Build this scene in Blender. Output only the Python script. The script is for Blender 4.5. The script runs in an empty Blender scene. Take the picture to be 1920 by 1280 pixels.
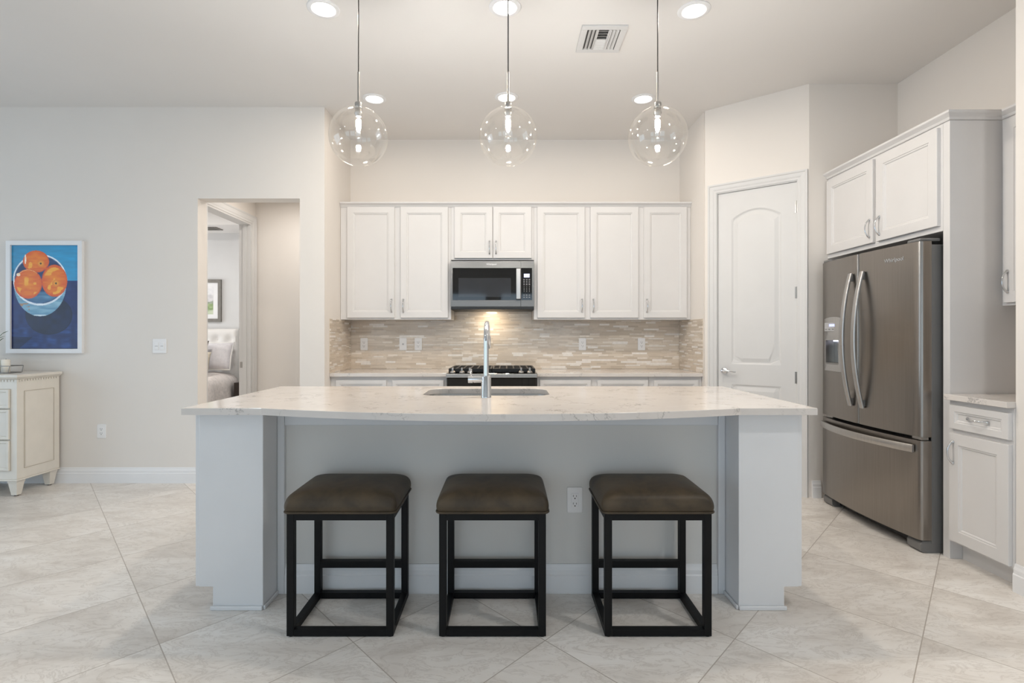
import bpy, bmesh, math, random
import numpy as np
from mathutils import Vector, Matrix

# ------------------------------------------------------------------ camera, world, light, exposure
SC = bpy.context.scene
COL = SC.collection
EYE = 1.23            # camera height; camera stands at the origin looking along +Y
F = 1000.0            # focal length in pixels of the 1920 wide frame
cam_d = bpy.data.cameras.new('camera'); cam = bpy.data.objects.new('camera', cam_d); COL.objects.link(cam)
cam.location = (0, 0, EYE); cam.rotation_euler = (math.pi / 2, 0, 0)
cam_d.sensor_width = 36; cam_d.lens = F * 36 / 1920; cam_d.clip_start = .02
cam_d.shift_x = 10 / 1920; cam_d.shift_y = -9 / 1920
SC.camera = cam
SC.view_settings.view_transform = 'Standard'; SC.view_settings.look = 'None'
SC.view_settings.gamma = 1; SC.view_settings.use_curve_mapping = False
SC.view_settings.exposure = 0.0
SC.cycles.max_bounces = 10; SC.cycles.diffuse_bounces = 6; SC.cycles.transparent_max_bounces = 16
SC.cycles.sample_clamp_indirect = 6; SC.cycles.caustics_reflective = False

world = bpy.data.worlds.new('daylight'); SC.world = world; world.use_nodes = True
wb = world.node_tree.nodes['Background']; wb.inputs[0].default_value = (.66, .84, 1, 1); wb.inputs[1].default_value = 2.2

CEIL = 3.164
DAY = (.60, .76, 1.0)
WARM = (1.0, .89, .76)

def area_light(name, loc, size, power, color, direction, parent=None, shape='RECTANGLE', spread=180):
    l = bpy.data.lights.new(name, 'AREA'); l.shape = shape; l.size = size[0]; l.size_y = size[1]
    l.energy = power; l.color = color; l.spread = math.radians(spread)
    o = bpy.data.objects.new(name, l); COL.objects.link(o)
    o.location = loc; o.rotation_euler = Vector(direction).to_track_quat('-Z', 'Y').to_euler()
    return o
area_light('side_window_fill', (-6.42, 1.6, 1.3), (3.0, 2.4), 14, DAY, (1, 0, .25))  # fill lamp at the added side window, brightens the left side
area_light('bedroom_daylight', (-7.06, 6.6, 1.5), (1.55, 1.45), 50, (.97, .97, .97), (1, 0, 0))

# ------------------------------------------------------------------ helpers
def lin(c):
    c = c / 255.0
    return c / 12.92 if c <= .04045 else ((c + .055) / 1.055) ** 2.4
def rgb(r, g, b): return (lin(r), lin(g), lin(b), 1)

class NT:
    def __init__(s, name):
        s.m = bpy.data.materials.new(name); s.m.use_nodes = True; s.t = s.m.node_tree; s.n = s.t.nodes
        s.p = s.n['Principled BSDF']
    def new(s, t, **kw):
        k = s.n.new(t)
        for a, b in kw.items(): setattr(k, a, b)
        return k
    def link(s, a, b): s.t.links.new(a, b)
    def math(s, op, a, b=None):
        k = s.new('ShaderNodeMath', operation=op)
        for i, v in enumerate((a, b)):
            if v is None: continue
            if isinstance(v, (int, float)): k.inputs[i].default_value = v
            else: s.link(v, k.inputs[i])
        return k.outputs[0]
    def mix(s, fac, a, b):
        k = s.new('ShaderNodeMix', data_type='RGBA')
        for sock, v in ((k.inputs[0], fac), (k.inputs[6], a), (k.inputs[7], b)):
            if isinstance(v, (int, float, tuple)): sock.default_value = v
            else: s.link(v, sock)
        return k.outputs[2]
    def noise(s, vec, scale, detail=4, rough=.55, dist=0):
        k = s.new('ShaderNodeTexNoise'); k.inputs['Scale'].default_value = scale; k.inputs['Detail'].default_value = detail
        k.inputs['Roughness'].default_value = rough; k.inputs['Distortion'].default_value = dist
        if vec is not None: s.link(vec, k.inputs['Vector'])
        return k
    def ramp(s, fac, stops):
        k = s.new('ShaderNodeValToRGB'); e = k.color_ramp.elements
        while len(e) < len(stops): e.new(.5)
        for el, (p, c) in zip(e, stops): el.position = p; el.color = c
        s.link(fac, k.inputs[0]); return k.outputs[0]
    def bump(s, height, strength, dist=.002):
        k = s.new('ShaderNodeBump'); k.inputs['Strength'].default_value = strength; k.inputs['Distance'].default_value = dist
        s.link(height, k.inputs['Height']); s.link(k.outputs[0], s.p.inputs['Normal'])

def mat(name, c, rough=.5, metal=0, var=.03, scale=6, coat=0, bump=0, bscale=200, spec=None, stretch=None):
    """principled paint / metal with a faint procedural mottling of the colour and surface"""
    N = NT(name); tc = N.new('ShaderNodeTexCoord'); vec = tc.outputs['Object']
    if stretch:
        mp = N.new('ShaderNodeMapping'); mp.inputs['Scale'].default_value = stretch; N.link(vec, mp.inputs[0]); vec = mp.outputs[0]
    n = N.noise(vec, scale)
    c2 = tuple(max(0, v * (1 - var * 2)) for v in c[:3]) + (1,)
    c3 = tuple(min(1, v * (1 + var)) for v in c[:3]) + (1,)
    N.link(N.ramp(n.outputs[0], [(.3, c2), (.7, c3)]), N.p.inputs['Base Color'])
    N.p.inputs['Roughness'].default_value = rough; N.p.inputs['Metallic'].default_value = metal
    N.p.inputs['Coat Weight'].default_value = coat
    if spec is not None: N.p.inputs['Specular IOR Level'].default_value = spec
    if bump:
        b = N.noise(vec, bscale, 3); N.bump(b.outputs[0], bump)
    return N.m

def emit(name, c, strength):
    N = NT(name); N.p.inputs['Base Color'].default_value = (.8, .8, .8, 1)
    N.p.inputs['Emission Color'].default_value = c; N.p.inputs['Emission Strength'].default_value = strength
    return N.m

M = {}
WALL = rgb(223, 217.5, 211.5)
M['wall'] = mat('wall_paint', WALL, .85, var=.008, scale=2, bump=.05, bscale=260)
M['ceiling'] = mat('ceiling_paint', rgb(223, 220, 217), .9, var=.006, scale=2, bump=.05, bscale=200)
M['trim'] = mat('white_trim_paint', rgb(208, 207, 206), .5, var=.01, scale=4)
M['base'] = mat('white_baseboard_paint', rgb(228, 228, 229), .4, var=.01, scale=4)
M['cab'] = mat('white_cabinet_paint', rgb(212, 210, 209), .5, var=.01, scale=5)
M['island'] = mat('island_paint', rgb(218, 219, 221), .38, var=.01, scale=5)
M['knee'] = mat('island_wall_paint', rgb(214, 212, 208), .7, var=.01, scale=3)
M['steel'] = mat('brushed_steel', rgb(128, 125, 122), .33, 1, var=.05, scale=4, stretch=(1, 1, 90))
M['steelh'] = mat('brushed_steel_bar', rgb(186, 183, 180), .32, 1, var=.04, scale=4, stretch=(60, 60, 1))
M['fridge'] = mat('slate_steel', rgb(148, 142, 136), .30, 1, var=.04, scale=3, stretch=(80, 80, 1))
M['fridgeside'] = mat('dark_grey_enamel', rgb(112, 111, 110), .45, 0, var=.03)
M['chrome'] = mat('chrome', rgb(215, 217, 220), .07, 1, var=.01)
M['nickel'] = mat('satin_nickel', rgb(168, 166, 163), .3, 1, var=.02)
M['black'] = mat('black_plastic', rgb(22, 22, 23), .4, var=.05)
M['blackglass'] = mat('black_glass', rgb(9, 9, 10), .05, var=.02, coat=.5)
M['window'] = mat('oven_window_glass', rgb(44, 46, 50), .08, var=.05, coat=.5)
M['iron'] = mat('cast_iron', rgb(26, 25, 25), .35, .3, var=.1, scale=30)
M['frame'] = mat('black_metal', rgb(9, 9, 10), .5, 0, var=.08, scale=20, spec=.22)
M['plate'] = mat('white_plastic', rgb(232, 231, 231), .3, var=.005)
M['slot'] = mat('slot_dark', rgb(60, 58, 56), .6, var=.02)
M['dresser'] = mat('antique_white_paint', rgb(222, 217, 208), .45, var=.02, scale=8)
M['glaze'] = mat('umber_glaze', rgb(190, 181, 167), .6, var=.05)
M['grille'] = mat('grey_grille', rgb(96, 95, 94), .6, var=.03)
M['lens'] = emit('downlight_lens', (1, .93, .82, 1), 9)
M['bulb'] = emit('lamp_filament', (1, .985, .955, 1), 1290)
M['screen'] = emit('blue_display', (.12, .22, .85, 1), .9)
M['glyph'] = emit('display_glyphs', (.75, .85, 1, 1), 2.2)
M['whiteled'] = emit('white_led', (.75, .78, 1, 1), 5)
M['legend'] = mat('key_legend', rgb(170, 170, 172), .5, var=.01)
M['darkwood'] = mat('dark_wood', rgb(48, 38, 32), .45, var=.15, scale=14, stretch=(1, 1, 8))
M['linen'] = mat('white_upholstery', rgb(232, 229, 225), .9, var=.02, bump=.2, bscale=700)
M['duvet'] = mat('beige_bedcover', rgb(232, 224, 219), .9, var=.08, scale=26, bump=.5, bscale=60)
M['greycush'] = mat('grey_pillow_fabric', rgb(222, 218, 220), .9, var=.06, scale=16, bump=.3, bscale=300)
M['tancush'] = mat('tan_pillow_fabric', rgb(224, 213, 194), .9, var=.08, scale=18, bump=.3, bscale=300)
M['darkcush'] = mat('dark_pillow_fabric', rgb(64, 52, 46), .9, var=.08, scale=18, bump=.3, bscale=300)
M['greyframe'] = mat('grey_wood_frame', rgb(122, 118, 112), .55, var=.08, scale=20)
M['leaf'] = mat('green_leaf', rgb(86, 116, 82), .5, var=.12, scale=30)
M['ceramic'] = mat('white_ceramic', rgb(236, 233, 228), .2, var=.01)
M['wax'] = mat('ivory_wax', rgb(238, 232, 220), .5, var=.01)
M['sink'] = mat('sink_steel', rgb(196, 194, 191), .3, 1, var=.03, scale=3, stretch=(60, 1, 1))

def leather():
    N = NT('brown_leather'); tc = N.new('ShaderNodeTexCoord')
    a = N.noise(tc.outputs['Object'], 7, 5, .6, .4)
    N.link(N.ramp(a.outputs[0], [(.3, rgb(46, 40, 32)), (.72, rgb(84, 71, 54))]), N.p.inputs['Base Color'])
    N.p.inputs['Roughness'].default_value = .5; N.p.inputs['Specular IOR Level'].default_value = .3
    v = N.new('ShaderNodeTexVoronoi'); v.inputs['Scale'].default_value = 380; N.link(tc.outputs['Object'], v.inputs['Vector'])
    N.bump(v.outputs['Distance'], .12, .001); return N.m
M['leather'] = leather()

def quartz():
    N = NT('veined_quartz'); tc = N.new('ShaderNodeTexCoord'); v = tc.outputs['Object']
    w = N.noise(v, 2.2, 5, .6); 
    add = N.new('ShaderNodeMix', data_type='VECTOR'); add.inputs[0].default_value = .35
    N.link(v, add.inputs[4]); N.link(w.outputs['Color'], add.inputs[5])
    n1 = N.noise(add.outputs[1], 7.5, 7, .66)
    vein = N.math('SUBTRACT', 1, N.math('MULTIPLY', N.math('ABSOLUTE', N.math('SUBTRACT', n1.outputs[0], .5)), 52))
    vein = N.math('MAXIMUM', vein, 0)
    brk = N.noise(v, 9, 3); gate = N.math('MULTIPLY', N.math('MAXIMUM', N.math('SUBTRACT', brk.outputs[0], .47), 0), 7)
    vein = N.math('MINIMUM', N.math('MULTIPLY', vein, gate), 1)
    cl = N.noise(v, 3.5, 6, .6, .6)
    base = N.ramp(cl.outputs[0], [(.3, rgb(206, 200, 195)), (.7, rgb(214, 208, 203))])
    N.link(N.mix(N.math('MULTIPLY', vein, .62), base, rgb(128, 124, 122)), N.p.inputs['Base Color'])
    N.p.inputs['Roughness'].default_value = .12; return N.m
M['quartz'] = quartz()

def tiles():
    """large porcelain tiles laid on the diagonal with narrow grout"""
    N = NT('diagonal_porcelain_tile'); tc = N.new('ShaderNodeTexCoord'); v = tc.outputs['Object']
    s = N.new('ShaderNodeSeparateXYZ'); N.link(v, s.inputs[0]); x, y = s.outputs[0], s.outputs[1]
    xs = N.math('MULTIPLY', x, .5 / .668); ys = N.math('MULTIPLY', y, .5 / .7435)
    al = N.math('DIVIDE', N.math('SUBTRACT', N.math('ADD', xs, ys), .395), .587)
    be = N.math('DIVIDE', N.math('ADD', N.math('SUBTRACT', xs, ys), .194), .571)
    fa, fb = N.math('FRACT', al), N.math('FRACT', be)
    da = N.math('ABSOLUTE', N.math('SUBTRACT', fa, .5)); db = N.math('ABSOLUTE', N.math('SUBTRACT', fb, .5))
    g = N.math('GREATER_THAN', N.math('MAXIMUM', da, db), .4965)
    c = N.new('ShaderNodeCombineXYZ'); N.link(N.math('FLOOR', al), c.inputs[0]); N.link(N.math('FLOOR', be), c.inputs[1])
    wn = N.new('ShaderNodeTexWhiteNoise'); N.link(c.outputs[0], wn.inputs['Vector'])
    off = N.new('ShaderNodeVectorMath', operation='SCALE'); N.link(wn.outputs['Color'], off.inputs[0]); off.inputs['Scale'].default_value = 30
    rot = N.new('ShaderNodeMapping'); rot.inputs['Rotation'].default_value = (0, 0, math.radians(-22)); rot.inputs['Scale'].default_value = (1, 2.3, 1)
    ad = N.new('ShaderNodeVectorMath', operation='ADD'); N.link(v, ad.inputs[0]); N.link(off.outputs[0], ad.inputs[1]); N.link(ad.outputs[0], rot.inputs[0])
    n1 = N.noise(rot.outputs[0], 1.6, 8, .62, .9); n2 = N.noise(rot.outputs[0], 5, 8, .68, 1.6)
    c1 = N.ramp(n1.outputs[0], [(.30, rgb(200, 193, 186)), (.5, rgb(221, 216, 210)), (.70, rgb(232, 229, 225))])
    vein = N.math('MAXIMUM', N.math('SUBTRACT', 1, N.math('MULTIPLY', N.math('ABSOLUTE', N.math('SUBTRACT', n2.outputs[0], .5)), 30)), 0)
    c1 = N.mix(N.math('MULTIPLY', vein, .42), c1, rgb(176, 167, 158))
    hsv = N.new('ShaderNodeHueSaturation'); N.link(c1, hsv.inputs['Color'])
    N.link(N.math('ADD', N.math('MULTIPLY', wn.outputs['Value'], .07), .965), hsv.inputs['Value'])
    N.link(N.mix(g, hsv.outputs[0], rgb(172, 164, 155)), N.p.inputs['Base Color'])
    N.p.inputs['Roughness'].default_value = .34; N.p.inputs['Specular IOR Level'].default_value = .35
    h = N.math('SUBTRACT', N.math('MULTIPLY', n2.outputs[0], .5), N.math('MULTIPLY', g, 1))
    N.bump(h, .25, .002); return N.m
M['floor'] = tiles()

def glass():
    """clear thin blown glass: fresnel mix of see-through and mirror"""
    N = NT('clear_thin_glass'); out = N.n['Material Output']; N.n.remove(N.p)
    lw = N.new('ShaderNodeLayerWeight'); lw.inputs[0].default_value = .5
    tr = N.new('ShaderNodeBsdfTransparent'); gl = N.new('ShaderNodeBsdfGlossy'); gl.inputs['Roughness'].default_value = .01
    nz = N.noise(None, 40); tr.inputs[0].default_value = (1, .998, .993, 1)
    gl.inputs[0].default_value = (1, .99, .97, 1)
    mx = N.new('ShaderNodeMixShader')
    N.link(N.math('ADD', N.math('ADD', .045, N.math('MULTIPLY', N.math('POWER', lw.outputs['Facing'], 4), .42)), N.math('MULTIPLY', nz.outputs[0], .004)), mx.inputs[0]); N.link(tr.outputs[0], mx.inputs[1]); N.link(gl.outputs[0], mx.inputs[2])
    N.link(mx.outputs[0], out.inputs[0]); return N.m
M['glass'] = glass()

def vcol(name, rough=.5):
    N = NT(name); a = N.new('ShaderNodeAttribute'); a.attribute_name = 'paint'
    N.link(a.outputs['Color'], N.p.inputs['Base Color']); N.p.inputs['Roughness'].default_value = rough
    n = N.noise(None, 90, 3); N.bump(n.outputs[0], .1); return N.m
M['canvas'] = vcol('painted_canvas', .35)
M['print'] = vcol('landscape_print', .3)

WM = {}
def thing(name, label, cat, loc=(0, 0, 0), rz=0, group=None):
    o = bpy.data.objects.new(name, None); COL.objects.link(o); o.empty_display_size = .05
    o.location = loc; o.rotation_euler = (0, 0, rz); o['label'] = label; o['category'] = cat
    if group: o['group'] = group
    WM[o] = Matrix.Translation(loc) @ Matrix.Rotation(rz, 4, 'Z')
    return o
def tag(o, label, cat, group=None):
    o['label'] = label; o['category'] = cat
    if group: o['group'] = group
    return o

class MB:
    """collects shapes in world space and links them as ONE mesh object"""
    def __init__(s): s.v = []; s.f = []; s.mi = []; s.cur = 0; s.T = None
    def add(s, vs, fs):
        b = len(s.v)
        for p in vs:
            p = Vector(p)
            s.v.append(s.T @ p if s.T is not None else p)
        for f in fs: s.f.append([b + i for i in f]); s.mi.append(s.cur)
        return s
    def box(s, x0, x1, y0, y1, z0, z1):
        return s.add([(x0, y0, z0), (x1, y0, z0), (x1, y1, z0), (x0, y1, z0), (x0, y0, z1), (x1, y0, z1), (x1, y1, z1), (x0, y1, z1)],
              [(0, 3, 2, 1), (4, 5, 6, 7), (0, 1, 5, 4), (1, 2, 6, 5), (2, 3, 7, 6), (3, 0, 4, 7)])
    def prism(s, poly, fn, a, b):
        """poly of 2d points swept from a to b; fn(u, v, t) gives the 3d point"""
        n = len(poly); vs = [fn(u, v, a) for u, v in poly] + [fn(u, v, b) for u, v in poly]
        return s.add(vs, [list(range(n))[::-1], list(range(n, 2 * n))] + [(i, (i + 1) % n, n + (i + 1) % n, n + i) for i in range(n)])
    def loops(s, loops, cap0=True, cap1=True, closed=False):
        n = len(loops[0]); vs = [p for l in loops for p in l]; fs = []
        m = len(loops)
        for k in range(m if closed else m - 1):
            k2 = (k + 1) % m
            for i in range(n): fs.append((k * n + i, k * n + (i + 1) % n, k2 * n + (i + 1) % n, k2 * n + i))
        if not closed:
            if cap0: fs.append(list(range(n))[::-1])
            if cap1: fs.append([(m - 1) * n + i for i in range(n)])
        return s.add(vs, fs)
    def tube(s, pts, r, n=10, closed=False, sx=1, sy=1, up=None):
        pts = [Vector(p) for p in pts]; m = len(pts); L = []
        rs = r if isinstance(r, (list, tuple)) else [r] * m
        ref = Vector(up) if up else None; prev = None
        for i, p in enumerate(pts):
            if closed: t = pts[(i + 1) % m] - pts[i - 1]
            else: t = pts[min(i + 1, m - 1)] - pts[max(i - 1, 0)]
            t.normalize()
            if ref is not None: a = ref - t * ref.dot(t)
            elif prev is None: a = t.orthogonal()
            else: a = prev - t * prev.dot(t)
            a.normalize(); prev = a; b = t.cross(a)
            L.append([p + a * (math.cos(q) * rs[i] * sx) + b * (math.sin(q) * rs[i] * sy) for q in [2 * math.pi * k / n for k in range(n)]])
        return s.loops(L, closed=closed)
    def lathe(s, prof, c=(0, 0, 0), n=32, axis='Z', cap0=True, cap1=True):
        c = Vector(c); L = []
        for r, h in prof:
            l = []
            for k in range(n):
                q = 2 * math.pi * k / n; a, b = r * math.cos(q), r * math.sin(q)
                d = {'Z': (a, b, h), 'X': (h, a, b), 'Y': (b, h, a)}[axis]
                l.append(c + Vector(d))
            L.append(l)
        return s.loops(L, cap0, cap1)
    def build(s, name, m, parent=None, bevel=0, smooth=False, origin=None, seg=2, cat=None):
        me = bpy.data.meshes.new(name)
        inv = None
        if parent is not None: inv = WM[parent].inverted()
        elif origin is not None: inv = Matrix.Translation(origin).inverted()
        vs = [inv @ v for v in s.v] if inv is not None else s.v
        me.from_pydata([tuple(v) for v in vs], [], s.f)
        ms = m if isinstance(m, (list, tuple)) else [m]
        for k in ms: me.materials.append(M[k] if isinstance(k, str) else k)
        if len(ms) > 1:
            for p, i in zip(me.polygons, s.mi): p.material_index = i
        bm = bmesh.new(); bm.from_mesh(me); bmesh.ops.recalc_face_normals(bm, faces=bm.faces); bm.to_mesh(me); bm.free()
        o = bpy.data.objects.new(name, me); COL.objects.link(o)
        if parent is not None: o.parent = parent; WM[o] = WM[parent]
        elif origin is not None: o.location = origin; WM[o] = Matrix.Translation(origin)
        else: WM[o] = Matrix.Identity(4)
        if bevel:
            b = o.modifiers.new('bevel', 'BEVEL'); b.width = bevel; b.segments = seg; b.limit_method = 'ANGLE'; b.angle_limit = math.radians(40)
        if smooth:
            for p in me.polygons: p.use_smooth = True
            me.set_sharp_from_angle(angle=math.radians(50))
        return o

def struct(name, mb, m, parent=None, **kw):
    o = mb.build(name, m, parent, **kw)
    if parent is None: o['kind'] = 'structure'
    return o
def sthing(name, loc=(0, 0, 0)):
    o = bpy.data.objects.new(name, None); COL.objects.link(o); o.location = loc; o['kind'] = 'structure'
    WM[o] = Matrix.Translation(loc); return o

def rrect(cx, cy, w, h, r, n=6):
    pts = []
    for sx, sy, a0 in ((1, 1, 0), (-1, 1, 90), (-1, -1, 180), (1, -1, 270)):
        for k in range(n + 1):
            a = math.radians(a0 + 90 * k / n)
            pts.append((cx + sx * (w / 2 - r) + r * math.cos(a), cy + sy * (h / 2 - r) + r * math.sin(a)))
    return pts
def cast(poly, c, angs):
    """points where rays from c at the given angles meet the closed polygon"""
    out = []
    for a in angs:
        d = (math.cos(a), math.sin(a)); best = None
        for i in range(len(poly)):
            p, q = poly[i], poly[(i + 1) % len(poly)]
            ex, ey = q[0] - p[0], q[1] - p[1]; den = d[0] * ey - d[1] * ex
            if abs(den) < 1e-12: continue
            wx, wy = p[0] - c[0], p[1] - c[1]
            t = (wx * ey - wy * ex) / den; u = (wx * d[1] - wy * d[0]) / den
            if t > 1e-9 and -1e-6 <= u <= 1 + 1e-6 and (best is None or t > best): best = t
        out.append((c[0] + d[0] * best, c[1] + d[1] * best))
    return out
def angles_for(c, polys, n=96):
    a = [2 * math.pi * k / n - math.pi for k in range(n)]
    for p in polys: a += [math.atan2(y - c[1], x - c[0]) for x, y in p]
    a = sorted(a); o = [a[0]]
    for x in a[1:]:
        if x - o[-1] > 1e-4: o.append(x)
    return o

def text(s, size, origin, xdir, ydir, m, parent, name, thick=.0006):
    """lettering lying on a surface"""
    cu = bpy.data.curves.new('t', 'FONT'); cu.body = s; cu.size = size; cu.extrude = thick; cu.align_x = 'CENTER'; cu.align_y = 'CENTER'
    to = bpy.data.objects.new('t', cu); COL.objects.link(to)
    bpy.context.view_layer.update()
    me = bpy.data.meshes.new_from_object(to.evaluated_get(bpy.context.evaluated_depsgraph_get()))
    bpy.data.objects.remove(to)
    x, y = Vector(xdir).normalized(), Vector(ydir).normalized(); z = x.cross(y)
    R = Matrix((x, y, z)).transposed().to_4x4(); R.translation = Vector(origin)
    me.transform(WM[parent].inverted() @ R); me.materials.clear(); me.materials.append(M[m])
    o = bpy.data.objects.new(name, me); COL.objects.link(o); o.parent = parent; WM[o] = WM[parent]; return o

def panel_rings(mb, P, u, n, w, h, t=.02, frame=.055, k=1.0):
    """cabinet front: flat frame, stepped bead, recessed flat panel; P lower left corner at the back of the slab"""
    P, u, n = Vector(P), Vector(u), Vector(n); up = Vector((0, 0, 1))
    prof = [(0, 0), (0, t - .002), (.002, t), (frame, t), (frame + .003 * k, t - .004), (frame + .010 * k, t - .0045), (frame + .016 * k, t - .011), (frame + .019 * k, t - .010)]
    L = []
    for i, d in prof:
        L.append([P + u * a + up * b + n * d for a, b in ((i, i), (w - i, i), (w - i, h - i), (i, h - i))])
    return mb.loops(L)
def pull(parent, c, along, n, L=.115, out=.028):
    """bow shaped chrome cabinet pull"""
    c, along, n = Vector(c), Vector(along), Vector(n); mb = MB(); pts = []; rs = []
    for k in range(17):
        s = -1 + k / 8; pts.append(c + along * (s * L / 2) + n * (.003 + out * (1 - abs(s) ** 2.6))); rs.append(.0042 + .003 * abs(s) ** 4)
    mb.tube(pts, rs, 8)
    for s in (-1, 1): 
        p = c + along * (s * L / 2)
        mb.tube([p, p + n * .004, p + n * .008], [.0085, .0085, .005], 10)
    return mb.build('handle', 'chrome', parent, smooth=True)

# ------------------------------------------------------------------ the room
LW = 4.494; LB = 4.63          # grey wall on the left: front and rear face
KB = 5.241                     # kitchen back wall
KL, KR = -1.535, 1.70          # sides of the kitchen recess
AY = 4.08; AX = 2.314          # wall beside the fridge alcove
RW = 2.99                      # right wall
SW, SY = 2.46, 2.577           # wall end on the right, nearer than the cabinets
struct('floor', MB().box(-7.2, 3.1, -4.6, 8.0, -.1, 0), 'floor')
struct('ceiling', MB().box(-7.2, 3.1, -4.6, KB + .1, CEIL, CEIL + .1), 'ceiling')
OL, OR, OT = -2.604, -1.743, 2.394
struct('wall_left', MB().box(-6.2, OL, LW, LB, 0, CEIL).box(OR, KL, LW, KB, 0, CEIL).box(OL, OR, LW, LB, OT, CEIL), 'wall')
struct('wall_back', MB().box(KL, KR, KB, KB + .1, 0, CEIL), 'wall')
pd = Vector((AX - KR, AY - 4.572, 0)); PL = pd.length; pu = pd.normalized(); pn = Vector((pu.y, -pu.x, 0))   # pantry wall: along, outward
PT = Matrix(((pu.x, pn.x, 0, KR), (pu.y, pn.y, 0, 4.572), (0, 0, 1, 0), (0, 0, 0, 1)))   # local (along, out, up)
d0, d1, dtop = .100, .706, 2.44
mb = MB(); mb.T = PT
mb.box(0, d0, -.1, 0, 0, CEIL).box(d1, PL, -.1, 0, 0, CEIL).box(d0, d1, -.1, 0, dtop, CEIL); mb.T = None
struct('wall_pantry', mb, 'wall')
struct('wall_side', MB().box(KR, KR + .1, 4.60, KB + .1, 0, CEIL), 'wall')
struct('wall_alcove', MB().box(AX, RW + .1, AY, AY + .1, 0, CEIL), 'wall')
struct('wall_right', MB().box(RW, RW + .1, SY, AY, 0, CEIL), 'wall')
struct('wall_front_right', MB().box(SW, RW + .1, -4.6, SY, 0, CEIL), 'wall')
struct('wall_far_left', MB().box(-6.34, -6.2, -4.6, 0, 0, CEIL).box(-6.34, -6.2, 3.2, LB, 0, CEIL).box(-6.34, -6.2, 0, 3.2, 2.6, CEIL), 'wall')
mb = MB()
for y in (0, 1.57, 3.14): mb.box(-6.30, -6.24, y, y + .06, 0, 2.6)
for a, b in ((.06, 1.57), (1.63, 3.14)): mb.box(-6.30, -6.24, a, b, 0, .08).box(-6.30, -6.24, a, b, 2.52, 2.6)
struct('window_4', mb, 'trim')  # unseen side window, put in to brighten the left ceiling and floor
# glazed rear wall behind the camera: three wide openings
mb = MB(); xs = [-6.2, -5.8, -3.4, -2.9, -.5, -.2, 2.2, SW]
for i in range(0, 8, 2): mb.box(xs[i], xs[i + 1], -4.5, -4.36, 0, CEIL)
for i in range(1, 7, 2): mb.box(xs[i], xs[i + 1], -4.5, -4.36, 2.44, CEIL)
struct('wall_rear', mb, 'wall')
for k, i in enumerate(range(1, 7, 2)):
    mb = MB(); a, b = xs[i], xs[i + 1]
    for x in (a, (a + b) / 2 - .03, b - .06): mb.box(x, x + .06, -4.46, -4.40, 0, 2.44)
    mb.box(a + .06, b - .06, -4.46, -4.40, 0, .08).box(a + .06, b - .06, -4.46, -4.40, 2.36, 2.44)
    struct('window_%d' % (k + 1), mb, 'trim')
# hall behind the opening
HX, HB = -2.80, 5.95
JN, JF, JT = 4.98, 5.852, 2.47
struct('wall_hall_left', MB().box(HX - .128, HX, LB, JN, 0, 2.75).box(HX - .128, HX, JF, HB + .1, 0, 2.75).box(HX - .128, HX, JN, JF, JT, 2.75), 'wall')
struct('wall_hall_back', MB().box(HX, KL, HB, HB + .1, 0, 2.75), 'wall')
struct('wall_hall_right', MB().box(KL - .1, KL, KB, HB, 0, 2.75), 'wall')
struct('ceiling_hall', MB().box(HX - .128, KL - .06, LB, HB + .1, 2.75, 2.85), 'ceiling')
# bedroom beyond
BB = 7.81
struct('wall_bedroom_back', MB().box(-7.1, -2.8, BB, BB + .1, 0, 3.0), 'trim')
struct('wall_bedroom_right', MB().box(-2.9, -2.8, HB + .1, BB, 0, 3.0), 'trim')
mb = MB().box(-7.1, -7.0, LB, 5.8, 0, 3).box(-7.1, -7.0, 7.4, BB, 0, 3).box(-7.1, -7.0, 5.8, 7.4, 0, .75).box(-7.1, -7.0, 5.8, 7.4, 2.25, 3)
struct('wall_bedroom_left', mb, 'trim')
struct('ceiling_bedroom', MB().box(-7.0, -2.9, 7.22, BB, 2.745, 3.0).box(-7.0, HX - .128, LB, 7.22, 2.95, 3.05), 'ceiling')

def base_prof(h=.13, t=.016):
    return [(0, 0), (t, 0), (t, h * .62), (t * .75, h * .66), (t * .75, h * .80), (t * .45, h * .9), (t * .3, h), (0, h)]
def baseboard(name, runs, h=.13):
    mb = MB()
    for p, q, n in runs:
        p, q, n = Vector(p + (0,)), Vector(q + (0,)), Vector(n + (0,)); d = q - p
        mb.prism(base_prof(h), lambda u, v, t: p + d * t + n * u + Vector((0, 0, v)), 0, 1)
    return struct(name, mb, 'base')
baseboard('baseboard_left', [((-6.2, LW), (OL, LW), (0, -1)), ((OR, LW), (KL, LW), (0, -1))])
baseboard('baseboard_alcove', [((AX + .02, AY), (2.40, AY), (0, -1))])
baseboard('baseboard_right', [((SW, -4.3), (SW, SY), (-1, 0)), ((SW, SY), (SW + .05, SY), (0, 1))], .135)
baseboard('baseboard_hall', [((HX, HB), (KL - .1, HB), (0, -1))])

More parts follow.
